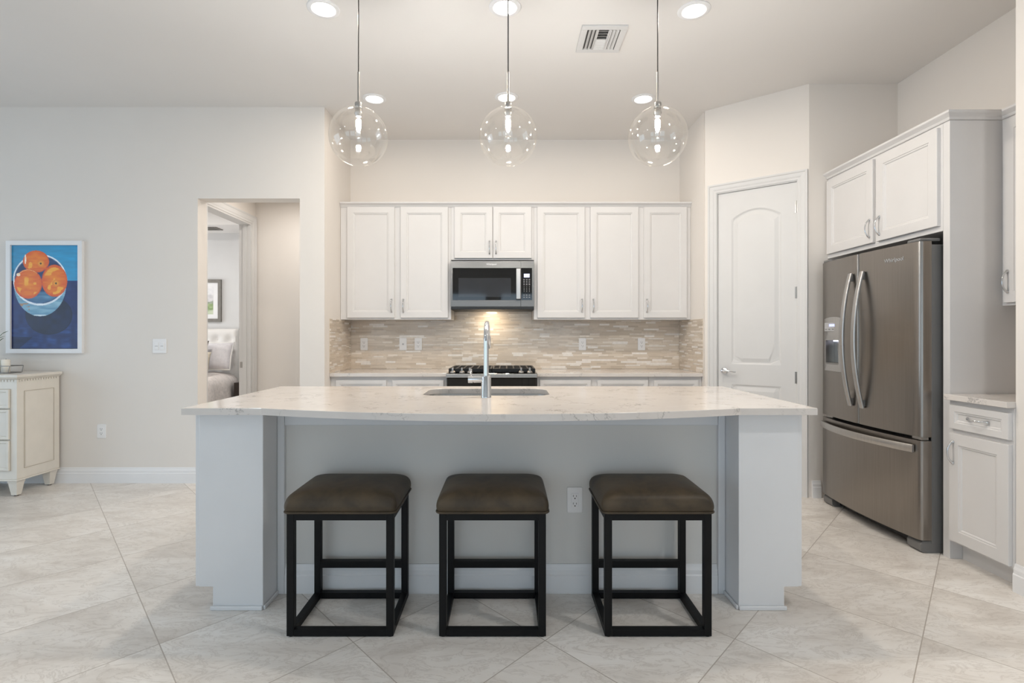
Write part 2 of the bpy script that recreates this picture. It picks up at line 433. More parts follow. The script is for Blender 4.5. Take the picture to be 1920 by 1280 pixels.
# pantry door with arched panel
door = sthing('door_1', tuple(PT @ Vector(((d0 + d1) / 2, 0, 0))))
mb = MB(); mb.T = PT
W0, W1, Z0, Z1 = d0 + .006, d1 - .006, .01, dtop - .008; YF, YB = -.012, -.047
def arch(i, x0, x1, z0, zs, rise):
    p = [(x0 + i, z0 + i), (x1 - i, z0 + i)]
    a, b = x1 - i, x0 + i
    for k in range(13):
        t = k / 12; x = a + (b - a) * t; q = 2 * t - 1
        p.append((x, zs - i + rise * (1 - q * q)))
    return p
split = .92
for (z0, z1, fn) in ((Z0, split, lambda i: arch(i, W0 + .108, W0 + .485, .22, .835, 0)), (split, Z1, lambda i: arch(i, W0 + .108, W0 + .485, 1.003, 2.206, .068))):
    cell = [(W0, z0), (W1, z0), (W1, z1), (W0, z1)]; o0 = fn(0); c = ((W0 + W1) / 2, (z0 + z1) / 2)
    A = angles_for(c, [cell, o0], 40); L = [cast(cell, c, A)] + [cast(fn(i), c, A) for i in (0, .012, .02, .045, .05)]
    D = [YF, YF, YF - .007, YF - .007, YF - .001, YF]
    mb.loops([[(x, d, z) for x, z in l] for l, d in zip(L, D)], cap0=False)
mb.add([(W0, YF, Z0), (W1, YF, Z0), (W1, YF, Z1), (W0, YF, Z1), (W0, YB, Z0), (W1, YB, Z0), (W1, YB, Z1), (W0, YB, Z1)], [(0, 4, 5, 1), (1, 5, 6, 2), (2, 6, 7, 3), (3, 7, 4, 0), (4, 7, 6, 5)])
mb.build('door_leaf', 'trim', door)
def casing(width=.072, t=.02):
    return [(0, 0), (width, 0), (width, t), (width - .012, t), (width - .018, t - .005), (.03, t - .008), (.018, t - .013), (.006, t - .013), (0, t - .016)]
mb = MB(); mb.T = PT
w = .072; prof = casing()
L = []
for (px, pz, sx, sz) in ((d0, 0, -1, 0), (d0, dtop, -1, 1), (d1, dtop, 1, 1), (d1, 0, 1, 0)):
    L.append([(px + sx * u, v + .0005, pz + sz * u) for u, v in prof])
mb.loops(L)
mb.box(d0, d0 + .004, -.1, 0, 0, dtop).box(d1 - .004, d1, -.1, 0, 0, dtop).box(d0 + .004, d1 - .004, -.1, 0, dtop - .006, dtop)
mb.build('door_casing', 'trim', door)
for z in (2.24, 1.573, .912):
    mb = MB(); mb.T = PT
    mb.lathe([(.0065, -.045), (.0065, .045)], (W1 + .004, -.004, z), 10).box(W1 - .012, W1 + .002, YF, YF + .002, z - .045, z + .045)
    mb.build('hinge', 'nickel', door)
mb = MB(); mb.T = PT; hx, hz = W0 + .052, .945
mb.lathe([(.028, -.012), (.028, -.006), (.022, 0), (.012, .003), (.010, .04), (.012, .046), (0.001, .047)], (hx, 0, hz), 20, 'Y')
mb.tube([(hx, .04, hz), (hx + .03, .043, hz + .002), (hx + .07, .042, hz - .001), (hx + .105, .04, hz - .006)], [.010, .008, .007, .006], 10)
mb.build('door_handle', 'chrome', door, smooth=True)
# bedroom door frame in the hall
fr = sthing('trim_1', (HX, JF, 0))
mb = MB(); L = []
for (py, pz, sy, sz) in ((JN, 0, -1, 0), (JN, JT, -1, 1), (JF, JT, 1, 1), (JF, 0, 1, 0)):
    L.append([(HX + v + .0005, py + sy * u, pz + sz * u) for u, v in casing(.085)])
mb.loops(L)
mb.box(HX - .128, HX, JF - .016, JF, 0, JT).box(HX - .128, HX, JN, JN + .016, 0, JT).box(HX - .128, HX, JN + .016, JF - .016, JT - .016, JT)
mb.box(HX - .085, HX - .045, JF - .028, JF - .016, 0, JT - .016)
mb.build('door_casing', 'trim', fr)
MB().box(HX - .118, HX - .092, JF - .018, JF - .0155, .89, .955).build('strike_plate', 'nickel', fr)

# ------------------------------------------------------------------ recessed lights, vents
def downlight(x, y, z, label, power, size=.062, col=WARM):
    t = thing('recessed_light', label, 'ceiling light', (x, y, z), group='round recessed ceiling lights')
    MB().lathe([(.094, 0), (.094, -.004), (.088, -.008), (.070, -.008), (.066, -.002), (.066, 0)], (x, y, z), 40).build('trim_ring', 'base', t, smooth=True)
    MB().lathe([(.0655, -.0022), (.055, -.004), (.03, -.005), (.002, -.0052)], (x, y, z), 32, cap0=False).build('lens', 'lens', t, smooth=True)
    if power:
        l = area_light('lamp', (0, 0, -.012), (.12, .12), power, col, (0, 0, -1), shape='DISK', spread=178); l.parent = t
    return t
PW, PF_ = 14.5, 2.5
downlight(-1.08, 3.145, CEIL, 'round recessed ceiling light left of the left pendant cord, near row', PW)
downlight(-.01, 3.13, CEIL, 'round recessed ceiling light behind the middle pendant cord, at top edge of photo', PW)
downlight(1.11, 3.16, CEIL, 'round recessed ceiling light right of the right pendant cord and ceiling vent', PW)
downlight(-1.075, 4.337, CEIL, 'round recessed ceiling light just above right of the left glass globe', PF_)
downlight(0.0, 4.31, CEIL, 'round recessed ceiling light seen behind the middle pendant stem', PF_)
downlight(1.11, 4.337, CEIL, 'round recessed ceiling light just above left of the right glass globe', PF_)
downlight(-4.1, 6.1, 2.95, 'round recessed fill light added in the bedroom ceiling', 23, col=(1, .97, .93))  # unseen lamp, added to brighten the bed cover and pillows
# lamps of the room behind the camera and of the hall, plus an added fill on the right
for x, y in ((-4.2, .6), (-2.4, .6), (-4.2, -2), (-1.2, -2)):
    downlight(x, y, CEIL, 'round recessed ceiling light in the living area ceiling', 5, col=(.76, .9, 1))
downlight(1.75, 1.15, CEIL, 'round recessed fill light added nearest the wall end on the right', 18, col=(1, .98, .95))  # unseen lamp, put in to lift the right-hand cabinets and floor
downlight(-2.2, 5.3, 2.75, 'round recessed ceiling light in the hall beyond the opening', 8.3, col=(1, .94, .87))

v = thing('ceiling_vent', 'white square louvred air vent in the ceiling between middle and right pendants', 'air vent', (.61, 3.46, CEIL))
vx0, vx1, vy0, vy1 = .468, .756, 3.306, 3.615
mb = MB(); z = CEIL
for a in ((vx0, vx1, vy0, vy0 + .04), (vx0, vx1, vy1 - .04, vy1), (vx0, vx0 + .04, vy0 + .04, vy1 - .04), (vx1 - .04, vx1, vy0 + .04, vy1 - .04)): mb.box(*a, z - .012, z)
mb.build('frame', 'trim', v, bevel=.003)
MB().box(vx0 + .04, vx1 - .04, vy0 + .04, vy1 - .04, z - .002, z).build('backing', 'grille', v)
ix0, ix1, iy0, iy1 = vx0 + .04, vx1 - .04, vy0 + .04, vy1 - .04; cw = (ix1 - ix0) / 3
def slat_x(cx, tilt):   # slat running along y
    mb = MB(); h = .009
    mb.add([(cx - tilt, iy0, z - .002), (cx + tilt, iy0, z - .014), (cx + tilt, iy1, z - .014), (cx - tilt, iy1, z - .002),
            (cx - tilt + .002, iy0, z - .002), (cx + tilt + .002, iy0, z - .014), (cx + tilt + .002, iy1, z - .014), (cx - tilt + .002, iy1, z - .002)],
           [(0, 1, 2, 3), (4, 7, 6, 5), (0, 4, 5, 1), (1, 5, 6, 2), (2, 6, 7, 3), (3, 7, 4, 0)])
    mb.build('slat', 'trim', v)
for k in range(3): slat_x(ix0 + cw * (k + .75) / 3, -.008)
for k in range(3): slat_x(ix1 - cw * (k + .75) / 3, .008)
for x in (ix0 + cw, ix1 - cw): MB().box(x - .003, x + .003, iy0, iy1, z - .013, z - .002).build('divider', 'trim', v)
for k in range(8):
    cy = iy0 + (iy1 - iy0) * (k + .5) / 8; t = .008 if k < 4 else -.008
    a, b = ix0 + cw + .003, ix1 - cw - .003
    MB().add([(a, cy + t, z - .002), (b, cy + t, z - .002), (b, cy - t, z - .014), (a, cy - t, z - .014), (a, cy + t + .002, z - .002), (b, cy + t + .002, z - .002), (b, cy - t + .002, z - .014), (a, cy - t + .002, z - .014)],
             [(0, 1, 2, 3), (4, 7, 6, 5), (0, 4, 5, 1), (1, 5, 6, 2), (2, 6, 7, 3), (3, 7, 4, 0)]).build('slat', 'trim', v)

# ------------------------------------------------------------------ kitchen island
IX0, IX1 = -1.406, 1.334
isl = thing('kitchen_island', 'long white kitchen island base with square end posts and recessed knee wall', 'kitchen island', (-.036, 2.9, 0))
PF, KW = 2.404, 2.571
for sgn, xo, xi, xn in ((-1, IX0, -1.098, -1.325), (1, IX1, 1.046, 1.252)):
    xs_ = xo - sgn * .018
    poly = [(xs_, .884), (xs_, .103), (xn, .103), (xn, 0), (xi, 0), (xi, .884)]
    mb = MB().prism(poly, lambda u, w_, t: (u, t, w_), PF, 2.60)
    mb.build('post', 'island', isl, bevel=.003)
    a, b = sorted((xo, xs_))
    MB().box(a, b, PF + .006, 2.60, .103, .884).build('end_panel', 'island', isl, bevel=.002)
    a, b = sorted((xn + sgn * .008, xi - sgn * .0))
    sm = MB().box(a, b, PF - .010, PF - .0005, 0, .019)
    sm.box(*sorted((xi - sgn * .0005, xi - sgn * .010)), PF, KW - .02, 0, .019)
    sm.build('shoe_moulding', 'island', isl, bevel=.004)
    a, b = sorted((xi - sgn * .001, xi - sgn * .034))
    MB().box(a, b, KW - .022, KW, 0, .884).build('corner_batten', 'island', isl, bevel=.002)
MB().box(-1.097, 1.045, KW, 2.60, 0, .884).build('knee_wall', 'knee', isl)
MB().box(-1.063, 1.011, KW - .02, KW - .0005, .806, .884).build('apron', 'island', isl, bevel=.003)
mb = MB().prism(base_prof(.137, .018), lambda u, w_, t: (t, KW - .0005 - u, w_), -1.063, 1.011)
mb.build('baseboard', 'base', isl)
mb = MB()
for a in ((IX0, IX1, 2.601, 2.62), (IX0, IX1, 3.31, 3.33)): mb.box(*a, .103, .884)
mb.box(IX0, IX0 + .019, 2.62, 3.31, .103, .884).box(IX1 - .019, IX1, 2.62, 3.31, .103, .884).box(IX0 + .019, IX1 - .019, 2.62, 3.31, .103, .122)
mb.box(IX0 + .08, IX1 - .08, 2.62, 3.25, 0, .103)
mb.build('cabinet_body', 'island', isl)
for k in range(5):
    w_ = (IX1 - IX0 - .03) / 5
    p = MB(); panel_rings(p, (IX0 + .02 + w_ * (k + 1) - .01, 3.331, .115), (-1, 0, 0), (0, 1, 0), w_ - .01, .755)
    p.build('door', 'island', isl)

# worktop with bowed seating edge and sink cut-out
CX0, CX1, CY0, CY1, CT = -1.439, 1.375, 2.358, 3.401, .914
SX0, SX1, SY0, SY1 = -.462, .236, 2.862, 3.245
outer = [(CX0, CY1), (CX0, CY0)]
for k in range(41):
    t = -1 + k / 20; outer.append((-.026 + 1.06 * t, CY0 - .181 * (1 - t * t)))
outer += [(CX1, CY0), (CX1, CY1)]
hole = rrect((SX0 + SX1) / 2, (SY0 + SY1) / 2, SX1 - SX0, SY1 - SY0, .085, 8)
c = ((SX0 + SX1) / 2, (SY0 + SY1) / 2); A = angles_for(c, [outer, hole], 60)
lo, li = cast(outer, c, A), cast(hole, c, A)
zt, zb = CT, CT - .03
def inset(l, c_, e): return [(x + (c_[0] - x) * e, y + (c_[1] - y) * e) for x, y in l]
mb = MB()
mb.loops([[(x, y, zb) for x, y in li], [(x, y, zb) for x, y in lo], [(x, y, zt - .002) for x, y in lo], [(x, y, zt) for x, y in inset(lo, c, .0016)],
          [(x, y, zt) for x, y in inset(li, c, -.006)], [(x, y, zt - .002) for x, y in li]], closed=True)
wt = mb.build('worktop', 'quartz', origin=(-.03, 2.9, zb))
tag(wt, 'pale veined quartz worktop with a bowed front edge on the island', 'worktop')

snk = thing('kitchen_sink', 'stainless undermount sink set into the island worktop behind the tap', 'sink', (c[0], c[1], .66))
L = []
for e, z in ((-.012, zb), (.004, zb), (.006, .86), (.012, .72), (.03, .69), (.08, .684)):
    L.append([(c[0] + (x - c[0]) * (1 - e * 2.2), c[1] + (y - c[1]) * (1 - e * 3.5), z - .001) for x, y in hole])
MB().loops(L, cap0=False).build('basin', 'sink', snk, smooth=True)
MB().lathe([(.045, 0), (.043, .004), (.034, .005), (.028, .001), (.002, .001)], (c[0], c[1], .6835), 24).build('drain', 'chrome', snk, smooth=True)

fx, fy = -.107, 2.785
fau = thing('kitchen_tap', 'tall chrome gooseneck tap with side lever on the island worktop', 'tap', (fx, fy, CT))
MB().lathe([(.027, 0), (.027, .003), (.0255, .006), (.0255, .108), (.024, .112), (.015, .113)], (fx, fy, CT), 32).build('body', 'chrome', fau, smooth=True)
pts = [(fx, fy, CT + .10), (fx, fy, CT + .2), (fx, fy, CT + .29)]
for k in range(1, 15):
    a = math.pi * k / 16; pts.append((fx, fy + .105 - .105 * math.cos(a), CT + .29 + .098 * math.sin(a)))
mb = MB().tube(pts, .0138, 20); mb.build('spout', 'chrome', fau, smooth=True)
e = Vector(pts[-1]); d = (Vector(pts[-1]) - Vector(pts[-2])).normalized()
MB().tube([e, e + d * .01, e + d * .012, e + d * .07, e + d * .085], [.0138, .0145, .0165, .0175, .015], 20).build('spray_head', 'chrome', fau, smooth=True)
hz = 1.008
MB().tube([(fx - .02, fy, hz), (fx - .066, fy, hz)], .0185, 24).build('valve_arm', 'chrome', fau, smooth=True)
lv = MB().tube([(fx - .070, fy, hz), (fx - .094, fy, hz)], .020, 24); lv.tube([(fx - .066, fy, hz), (fx - .070, fy, hz)], .015, 16)
lv.tube([(fx - .082, fy + .015, hz + .008), (fx - .083, fy + .05, hz + .03), (fx - .084, fy + .085, hz + .045)], [.006, .0055, .005], 10)
lv.build('lever', 'chrome', fau, smooth=True)

# ------------------------------------------------------------------ stools
def stool(x0, label, yf=2.183, yb=2.528, wid=.438):
    x1 = x0 + wid; t = thing('counter_stool', label, 'stool', ((x0 + x1) / 2, (yf + yb) / 2, 0), group='counter stools at the island')
    r = .030; zt_ = .506
    for x in (x0, x1 - r):
        for y in (yf, yb - r):
            leg = MB().box(x, x + r, y, y + r, .004, zt_).build('leg', 'frame', t, bevel=.002)
            MB().lathe([(.011, 0), (.011, .004)], (x + r / 2, y + r / 2, 0), 12).build('foot_glide', 'black', leg)
    for z0, nm in ((.004, 'bottom_rail'), (zt_ - .028, 'top_rail')):
        for y in (yf, yb - r): MB().box(x0 + r, x1 - r, y + .001, y + r - .001, z0, z0 + .027).build(nm, 'frame', t)
        for x in (x0, x1 - r): MB().box(x + .001, x + r - .001, yf + r, yb - r, z0, z0 + .027).build(nm, 'frame', t)
    MB().box(x0 + r, x1 - r, yb - r + .001, yb - .001, .147, .178).build('foot_rest', 'frame', t)
    cx_, cy_ = (x0 + x1) / 2, (yf + yb) / 2; W_, D_ = wid, yb - yf
    L = []
    for e, z, rad in ((.004, 0, .02), (-.010, .006, .024), (-.014, .026, .026), (-.012, .046, .03), (-.003, .066, .034), (.014, .078, .04), (.04, .087, .05), (.08, .093, .06), (.125, .097, .045), (.16, .098, .01)):
        L.append([(x, y, zt_ + z) for x, y in rrect(cx_, cy_, W_ - 2 * e, D_ - 2 * e, min(rad, (D_ - 2 * e) / 2 - .001), 6)])
    cu = MB().loops(L).build('seat_cushion', 'leather', t, smooth=True)
    ss = cu.modifiers.new('sub', 'SUBSURF'); ss.levels = 1; ss.render_levels = 2
    MB().tube([(x, y, zt_ + .006) for x, y in rrect(cx_, cy_, W_ + .022, D_ + .022, .026, 6)], .0045, 8, closed=True).build('piping', 'leather', cu, smooth=True)
    return t
stool(-.902, 'dark brown leather stool with black frame nearest the left island post')
stool(-.277, 'dark brown leather stool with black frame between the two other stools')
stool(.402, 'dark brown leather stool with black frame nearest the right island post')

# ------------------------------------------------------------------ pendants
def pendant(x, label, y=2.88, zc=2.309, R=.156):
    t = thing('pendant_light', label, 'pendant light', (x, y, CEIL), group='glass globe pendants over the island')
    MB().lathe([(.06, 0), (.06, -.02), (.055, -.026), (.004, -.027)], (x, y, CEIL), 28).build('canopy', 'nickel', t, smooth=True)
    zt_ = zc + R * .985
    MB().lathe([(.0032, zt_ + .19), (.0032, CEIL - .026)], (x, y, 0), 8).build('cord', 'black', t)
    MB().lathe([(.0065, zt_ + .02), (.0065, zt_ + .195)], (x, y, 0), 10).build('stem', 'nickel', t, smooth=True)
    MB().lathe([(.005, .034), (.017, .032), (.020, .026), (.020, -.001), (.018, -.003)], (x, y, zt_), 24).build('cap', 'nickel', t, smooth=True)
    MB().lathe([(.017, -.004), (.019, -.006), (.019, -.02), (.021, -.022), (.021, -.032), (.017, -.036), (.015, -.046)], (x, y, zt_), 20).build('socket', 'nickel', t, smooth=True)
    prof = []
    for k in range(41):
        a = math.radians(8 + (153 - 8) * k / 40); prof.append((R * math.sin(a), R * math.cos(a)))
    prof2 = [(r * .990, h * .990) for r, h in prof]
    MB().lathe(prof + prof2[::-1], (x, y, zc), 56, cap0=False, cap1=False).build('globe', 'glass', t, smooth=True)
    b = MB().lathe([(.012, -.046), (.0165, -.06), (.017, -.15), (.012, -.160), (.001, -.164)], (x, y, zt_), 20, cap0=False).build('bulb', 'glass', t, smooth=True)
    MB().lathe([(.008, -.060), (.0125, -.066), (.0125, -.102), (.008, -.108)], (x, y, zt_), 14).build('filament', 'bulb', b, smooth=True)
    return t
pendant(-.80, 'clear glass globe pendant light, leftmost of the three over the island')
pendant(.008, 'clear glass globe pendant light, middle of the three over the island')
pendant(.815, 'clear glass globe pendant light, rightmost of the three over the island')

# ------------------------------------------------------------------ back run: upper cabinets
UF = 4.926                       # face frames
def upper(x0, x1, z0, z1, doors, label, grp='white upper cabinets on the back wall'):
    t = thing('wall_cabinet', label, 'cabinet', ((x0 + x1) / 2, KB, z0), group=grp)
    MB().box(x0 + .0005, x1 - .0005, UF, KB - .001, z0, z1).build('body', 'cab', t, bevel=.0015)
    for a, b, dz0, dz1, hs, hz_ in doors:
        p = MB(); panel_rings(p, (a, UF - .0005, dz0), (1, 0, 0), (0, -1, 0), b - a, dz1 - dz0)
        d_ = p.build('door', 'cab', t)
        pull(d_, ((b - .027) if hs > 0 else (a + .027), UF - .0205, hz_), (0, 0, 1), (0, -1, 0))
    return t
SD = 203.8
def X_(px): return (px - 950) / SD
ZB, ZT = 1.388, 2.432
DB, DT = 1.404, 2.424
upper(-1.5335, -.513, ZB, ZT, [(X_(650.6), X_(739.5), DB, DT, 1, 1.514), (X_(751), X_(840), DB, DT, -1, 1.514)], 'white two door upper cabinet left of the microwave')
upper(-.513, .251, 1.937, ZT, [(X_(852), X_(923.3), 1.952, DT, 1, 2.05), (X_(924.5), X_(996.4), 1.952, DT, -1, 2.05)], 'short white two door cabinet directly above the microwave')
upper(.251, 1.215, ZB, ZT, [(X_(1007.6), X_(1096.5), DB, DT, 1, 1.514), (X_(1107), X_(1197), DB, DT, -1, 1.514)], 'white two door upper cabinet immediately right of the microwave')
upper(1.215, 1.699, ZB, ZT, [(X_(1207.5), X_(1288), DB, DT, -1, 1.514)], 'white single door upper cabinet at the right end by the pantry')
def crown_prof(): return [(0, 0), (.006, 0), (.010, .006), (.012, .012), (.024, .022), (.030, .026), (.034, .030), (.034, .040), (0, .040)]
mb = MB().prism(crown_prof(), lambda u, v_, t: (t, UF - .0 - u, ZT + .0005 - .006 + v_ * 1.0), -1.533, 1.699)
mb.v = [Vector((p.x, p.y if p.y < UF - 1e-4 else UF - .0006, p.z)) for p in mb.v]
mb.box(-1.512, 1.699, UF - .0004, KB - .001, ZT + .001, ZT + .034)
cr = mb.build('crown_moulding', 'cab', origin=(0, UF, ZT)); tag(cr, 'white crown moulding along the top of the back wall cabinets', 'moulding')

# microwave
mf = 4.854; mx0, mx1, mz0, mz1 = -.511, .2505, 1.504, 1.919
mw = thing('microwave_oven', 'stainless over-range microwave with black glass door under the short cabinet', 'microwave', (-.13, 5.04, 1.478))
def MX(px): return (px - 950) / 206
def MZ(py): return EYE + (631 - py) / 206
MB().box(mx0, mx1, mf + .03, KB - .012, 1.478, mz1).build('body', 'black', mw)
sx_ = MX(976.7)
def framed(x0, x1, z0, z1, gx0, gx1, gz0, gz1, r, y0=mf, y1=mf + .029):
    cell = [(x0, z0), (x1, z0), (x1, z1), (x0, z1)]; hl = [(gx0, gz0), (gx1, gz0), (gx1, gz1), (gx0, gz1)] if r == 0 else rrect((gx0 + gx1) / 2, (gz0 + gz1) / 2, gx1 - gx0, gz1 - gz0, r, 4)
    cc = ((gx0 + gx1) / 2, (gz0 + gz1) / 2); A = angles_for(cc, [cell, hl], 24); a, b = cast(cell, cc, A), cast(hl, cc, A)
    return MB().loops([[(x, y0, z) for x, z in a], [(x, y1, z) for x, z in a], [(x, y1, z) for x, z in b], [(x, y0, z) for x, z in b]], closed=True)
gz0, gz1 = MZ(562.6), MZ(502.3)
dr = framed(mx0, sx_ - .0008, mz0, mz1, MX(848.6), sx_ - .004, gz0, gz1, .006).build('door', 'steel', mw, bevel=.001)
MB().box(MX(848.6) + .0005, sx_ - .0045, mf + .002, mf + .028, gz0 + .0005, gz1 - .0005).build('door_glass', 'blackglass', dr)
MB().box(MX(859.5), MX(958), mf + .0012, mf + .0019, MZ(556.3), MZ(521)).build('window', 'window', dr)
MB().box(MX(967.8), MX(976.0), mf - .040, mf - .028, MZ(561), MZ(504)).box(MX(969), MX(975), mf - .028, mf + .0015, MZ(560), MZ(557)).box(MX(969), MX(975), mf - .028, mf + .0015, MZ(508), MZ(505)).build('handle', 'steelh', dr, bevel=.003)
cp = framed(sx_ + .0008, mx1, mz0, mz1, sx_ + .003, MX(997.6), gz0, gz1, .004).build('control_panel', 'steel', mw, bevel=.001)
MB().box(sx_ + .0035, MX(997.6) - .0005, mf + .002, mf + .028, gz0 + .0005, gz1 - .0005).build('control_glass', 'blackglass', cp)
MB().box(MX(982.3), MX(993), mf + .001, mf + .0019, MZ(520), MZ(513)).build('display', 'screen', cp)
g = MB()
for k in range(3): g.box(MX(985.4 + 2.2 * k), MX(986.9 + 2.2 * k), mf + .0004, mf + .001, MZ(518.8), MZ(516.4))
g.build('display_digits', 'glyph', cp)
for r_, py in enumerate((523.6, 526.9, 530.2, 533.5, 537.4, 540.4, 543.2, 545.9, 553, 557)):
    for k in range(3):
        w_ = 2.6 if r_ < 4 or r_ > 7 else .9
        cxp = 982.6 + 5.0 * k
        MB().box(MX(cxp - w_ / 2), MX(cxp + w_ / 2), mf + .0012, mf + .0019, MZ(py + .55), MZ(py - .55)).build('key', 'legend', cp)
MB().box(mx0 + .004, mx1 - .004, mf + .004, mf + .029, 1.482, mz0 - .0005).build('vent_lip', 'black', mw)
text('Whirlpool', .022, (MX(921.5), mf - .0003, MZ(495.3)), (1, 0, 0), (0, 0, 1), 'plate', dr, 'brand_lettering')
l = area_light('lamp', (-.02, .03, -.004), (.10, .05), 1.7, (1, .82, .58), (0, .15, -1)); l.parent = mw

# ------------------------------------------------------------------ back run: base cabinets, worktops, range
BF = 4.65
def base(x0, x1, fronts, label):
    t = thing('base_cabinet', label, 'cabinet', ((x0 + x1) / 2, 4.95, 0), group='white base cabinets on the back wall')
    MB().box(x0, x1, BF, KB - .012, .103, .883).box(x0, x1, BF + .07, KB - .012, 0, .103).build('body', 'cab', t)
    for a, b in fronts:
        a, b = (a - 950) / 215.8, (b - 950) / 215.8
        p = MB(); panel_rings(p, (a, BF - .0005, .725), (1, 0, 0), (0, -1, 0), b - a, .127, frame=.032); d_ = p.build('drawer', 'cab', t)
        pull(d_, ((a + b) / 2, BF - .0205, .79), (1, 0, 0), (0, -1, 0))
        p = MB(); panel_rings(p, (a, BF - .0005, .118), (1, 0, 0), (0, -1, 0), b - a, .585); d_ = p.build('door', 'cab', t)
        pull(d_, (b - .03, BF - .0205, .62), (0, 0, 1), (0, -1, 0))
RX0, RX1 = -.519, .262
base(KL + .002, RX0 - .004, [(629.5, 724.5), (735.5, 832)], 'white base cabinet with two drawers left of the range')
base(RX1 + .004, 1.235, [(1012, 1108), (1120, 1215.5)], 'white base cabinet with two drawers right of the range')
base(1.237, KR - .002, [(1226, 1309)], 'white single drawer base cabinet in the corner by the pantry')
def slab(x0, x1, label):
    o = MB().box(x0, x1, 4.615, KB - .001, .884, .914).build('worktop', 'quartz', origin=((x0 + x1) / 2, 4.9, .884), bevel=.002)
    return tag(o, label, 'worktop')
slab(KL + .001, RX0 - .002, 'pale quartz worktop along the back wall, left of the range')
slab(RX1 + .002, KR - .001, 'pale quartz worktop along the back wall, right of the range')

rng = thing('gas_range', 'slide-in gas range with black cooktop, stainless strip and knobs under the microwave', 'range', (-.13, 4.9, 0))
MB().box(RX0 + .006, RX1 - .006, 4.60, KB - .012, .02, .885).build('body', 'black', rng)
MB().box(RX0, RX1, 4.562, 5.18, .886, .917).build('cooktop', 'blackglass', rng, bevel=.004)
MB().box(RX0 + .002, RX1 - .002, 4.556, 4.5615, .880, .912).build('front_strip', 'steelh', rng, bevel=.002)
od = MB().box(RX0 + .008, RX1 - .008, 4.570, 4.599, .19, .878).build('oven_door', 'blackglass', rng, bevel=.003)
MB().tube([(RX0 + .07, 4.52, .79), (RX1 - .07, 4.52, .79)], .011, 12).tube([(RX0 + .09, 4.52, .79), (RX0 + .09, 4.571, .79)], .008, 8).tube([(RX1 - .09, 4.52, .79), (RX1 - .09, 4.571, .79)], .008, 8).build('oven_handle', 'steelh', od, smooth=True)
MB().box(RX0 + .008, RX1 - .008, 4.572, 4.599, .03, .182).build('storage_drawer', 'steel', rng, bevel=.003)
for px in (849.5, 866.7, 881.3, 977, 993):
    x = (px - 950) / 216; yk = 4.61
    kn = MB().lathe([(.025, 0), (.025, .006), (.020, .012), (.012, .018)], (x, yk, .918), 20).box(x - .0075, x + .0075, yk - .020, yk + .020, .932, .962).build('knob', 'steelh', rng, bevel=.002)
def grate(x0, x1):
    mb = MB(); y0, y1 = 4.66, 5.16; z0, z1 = .926, .952; b = .014
    for a in ((x0, x1, y0, y0 + b), (x0, x1, y1 - b, y1), (x0, x0 + b, y0 + b, y1 - b), (x1 - b, x1, y0 + b, y1 - b)): mb.box(*a, z0 - .004, z1)
    n = 6
    for k in range(1, n):
        x = x0 + (x1 - x0) * k / n; mb.box(x - .007, x + .007, y0 + b, y1 - b, z0, z1)
    
    for ym in (y0 + (y1 - y0) * .25, (y0 + y1) / 2, y0 + (y1 - y0) * .75): mb.box(x0 + b, x1 - b, ym - .007, ym + .007, z0 - .002, z1 - .001)
    for x in (x0, x1 - b):
        for y in (y0, y1 - b): mb.box(x, x + b, y, y + b, .917, z0 - .004)
    mb.build('grate', 'iron', rng, bevel=.002)
grate(RX0 + .012, -.132); grate(-.126, RX1 - .012)
for x, y, r_ in ((-.40, 4.78, .045), (-.40, 5.03, .035), (.14, 4.78, .05), (.14, 5.03, .035), (-.22, 4.9, .03)):
    MB().lathe([(r_, 0), (r_, .006), (r_ * .7, .007), (r_ * .7, .012), (.002, .013)], (x, y, .917), 20).build('burner', 'iron', rng, smooth=True)

# mosaic splashback: thin strips of glass and stone on the back wall and both returns
random.seed(4)
M['t1'] = mat('glass_strip_beige', rgb(205, 192, 176), .16, var=.03, scale=3)
M['t2'] = mat('glass_strip_sand', rgb(214, 202, 187), .16, var=.03, scale=3)
M['t3'] = mat('glass_strip_taupe', rgb(195, 182, 166), .16, var=.03, scale=3)
M['t4'] = mat('stone_strip_cream', rgb(224, 215, 204), .42, var=.05, scale=40)
M['t5'] = mat('stone_strip_white', rgb(232, 227, 221), .3, var=.04, scale=40)
M['t6'] = mat('stone_strip_tan', rgb(208, 195, 180), .45, var=.05, scale=40)
M['grout'] = mat('grout', rgb(212, 202, 189), .9, var=.02)
mb = MB(); mb.cur = 0
ZS, ZE, ZM = .915, 1.386, 1.476
BX0, BX1 = KL + .0085, KR - .0085
mb.box(KL + .001, KR - .001, KB - .005, KB - .0005, ZS, ZE).box(-.511, .250, KB - .005, KB - .0005, ZE, ZM)
mb.box(KL + .0005, KL + .004, 4.612, KB - .0055, ZS, ZE).box(KR - .004, KR - .0005, 4.612, KB - .0055, ZS, ZE)
def strips(a0, a1, z0, z1, fn):
    z = z0
    while z < z1 - .004:
        h = random.choice((.0105, .0105, .0185, .0185)); h = min(h, z1 - z)
        a = a0 - random.random() * .15
        while a < a1:
            ln = random.choice((.098, .098, .098, .148, .148))
            s, e_ = max(a, a0), min(a + ln, a1)
            if e_ - s > .008:
                mb.cur = random.choices((1, 2, 3, 4, 5, 6), (30, 26, 18, 13, 9, 8))[0]
                fn(s + .0006, e_ - .0006, z + .0006, z + h - .0006, .0065 if mb.cur < 4 else .0075)
            a += ln
        z += h
strips(BX0, BX1, ZS, ZE, lambda s, e_, a, b, t: mb.box(s, e_, KB - t, KB - .0045, a, b))
strips(-.508, .247, ZE, ZM, lambda s, e_, a, b, t: mb.box(s, e_, KB - t, KB - .0045, a, b))
strips(4.613, KB - .008, ZS, ZE, lambda s, e_, a, b, t: mb.box(KL + .0035, KL + t, s, e_, a, b))
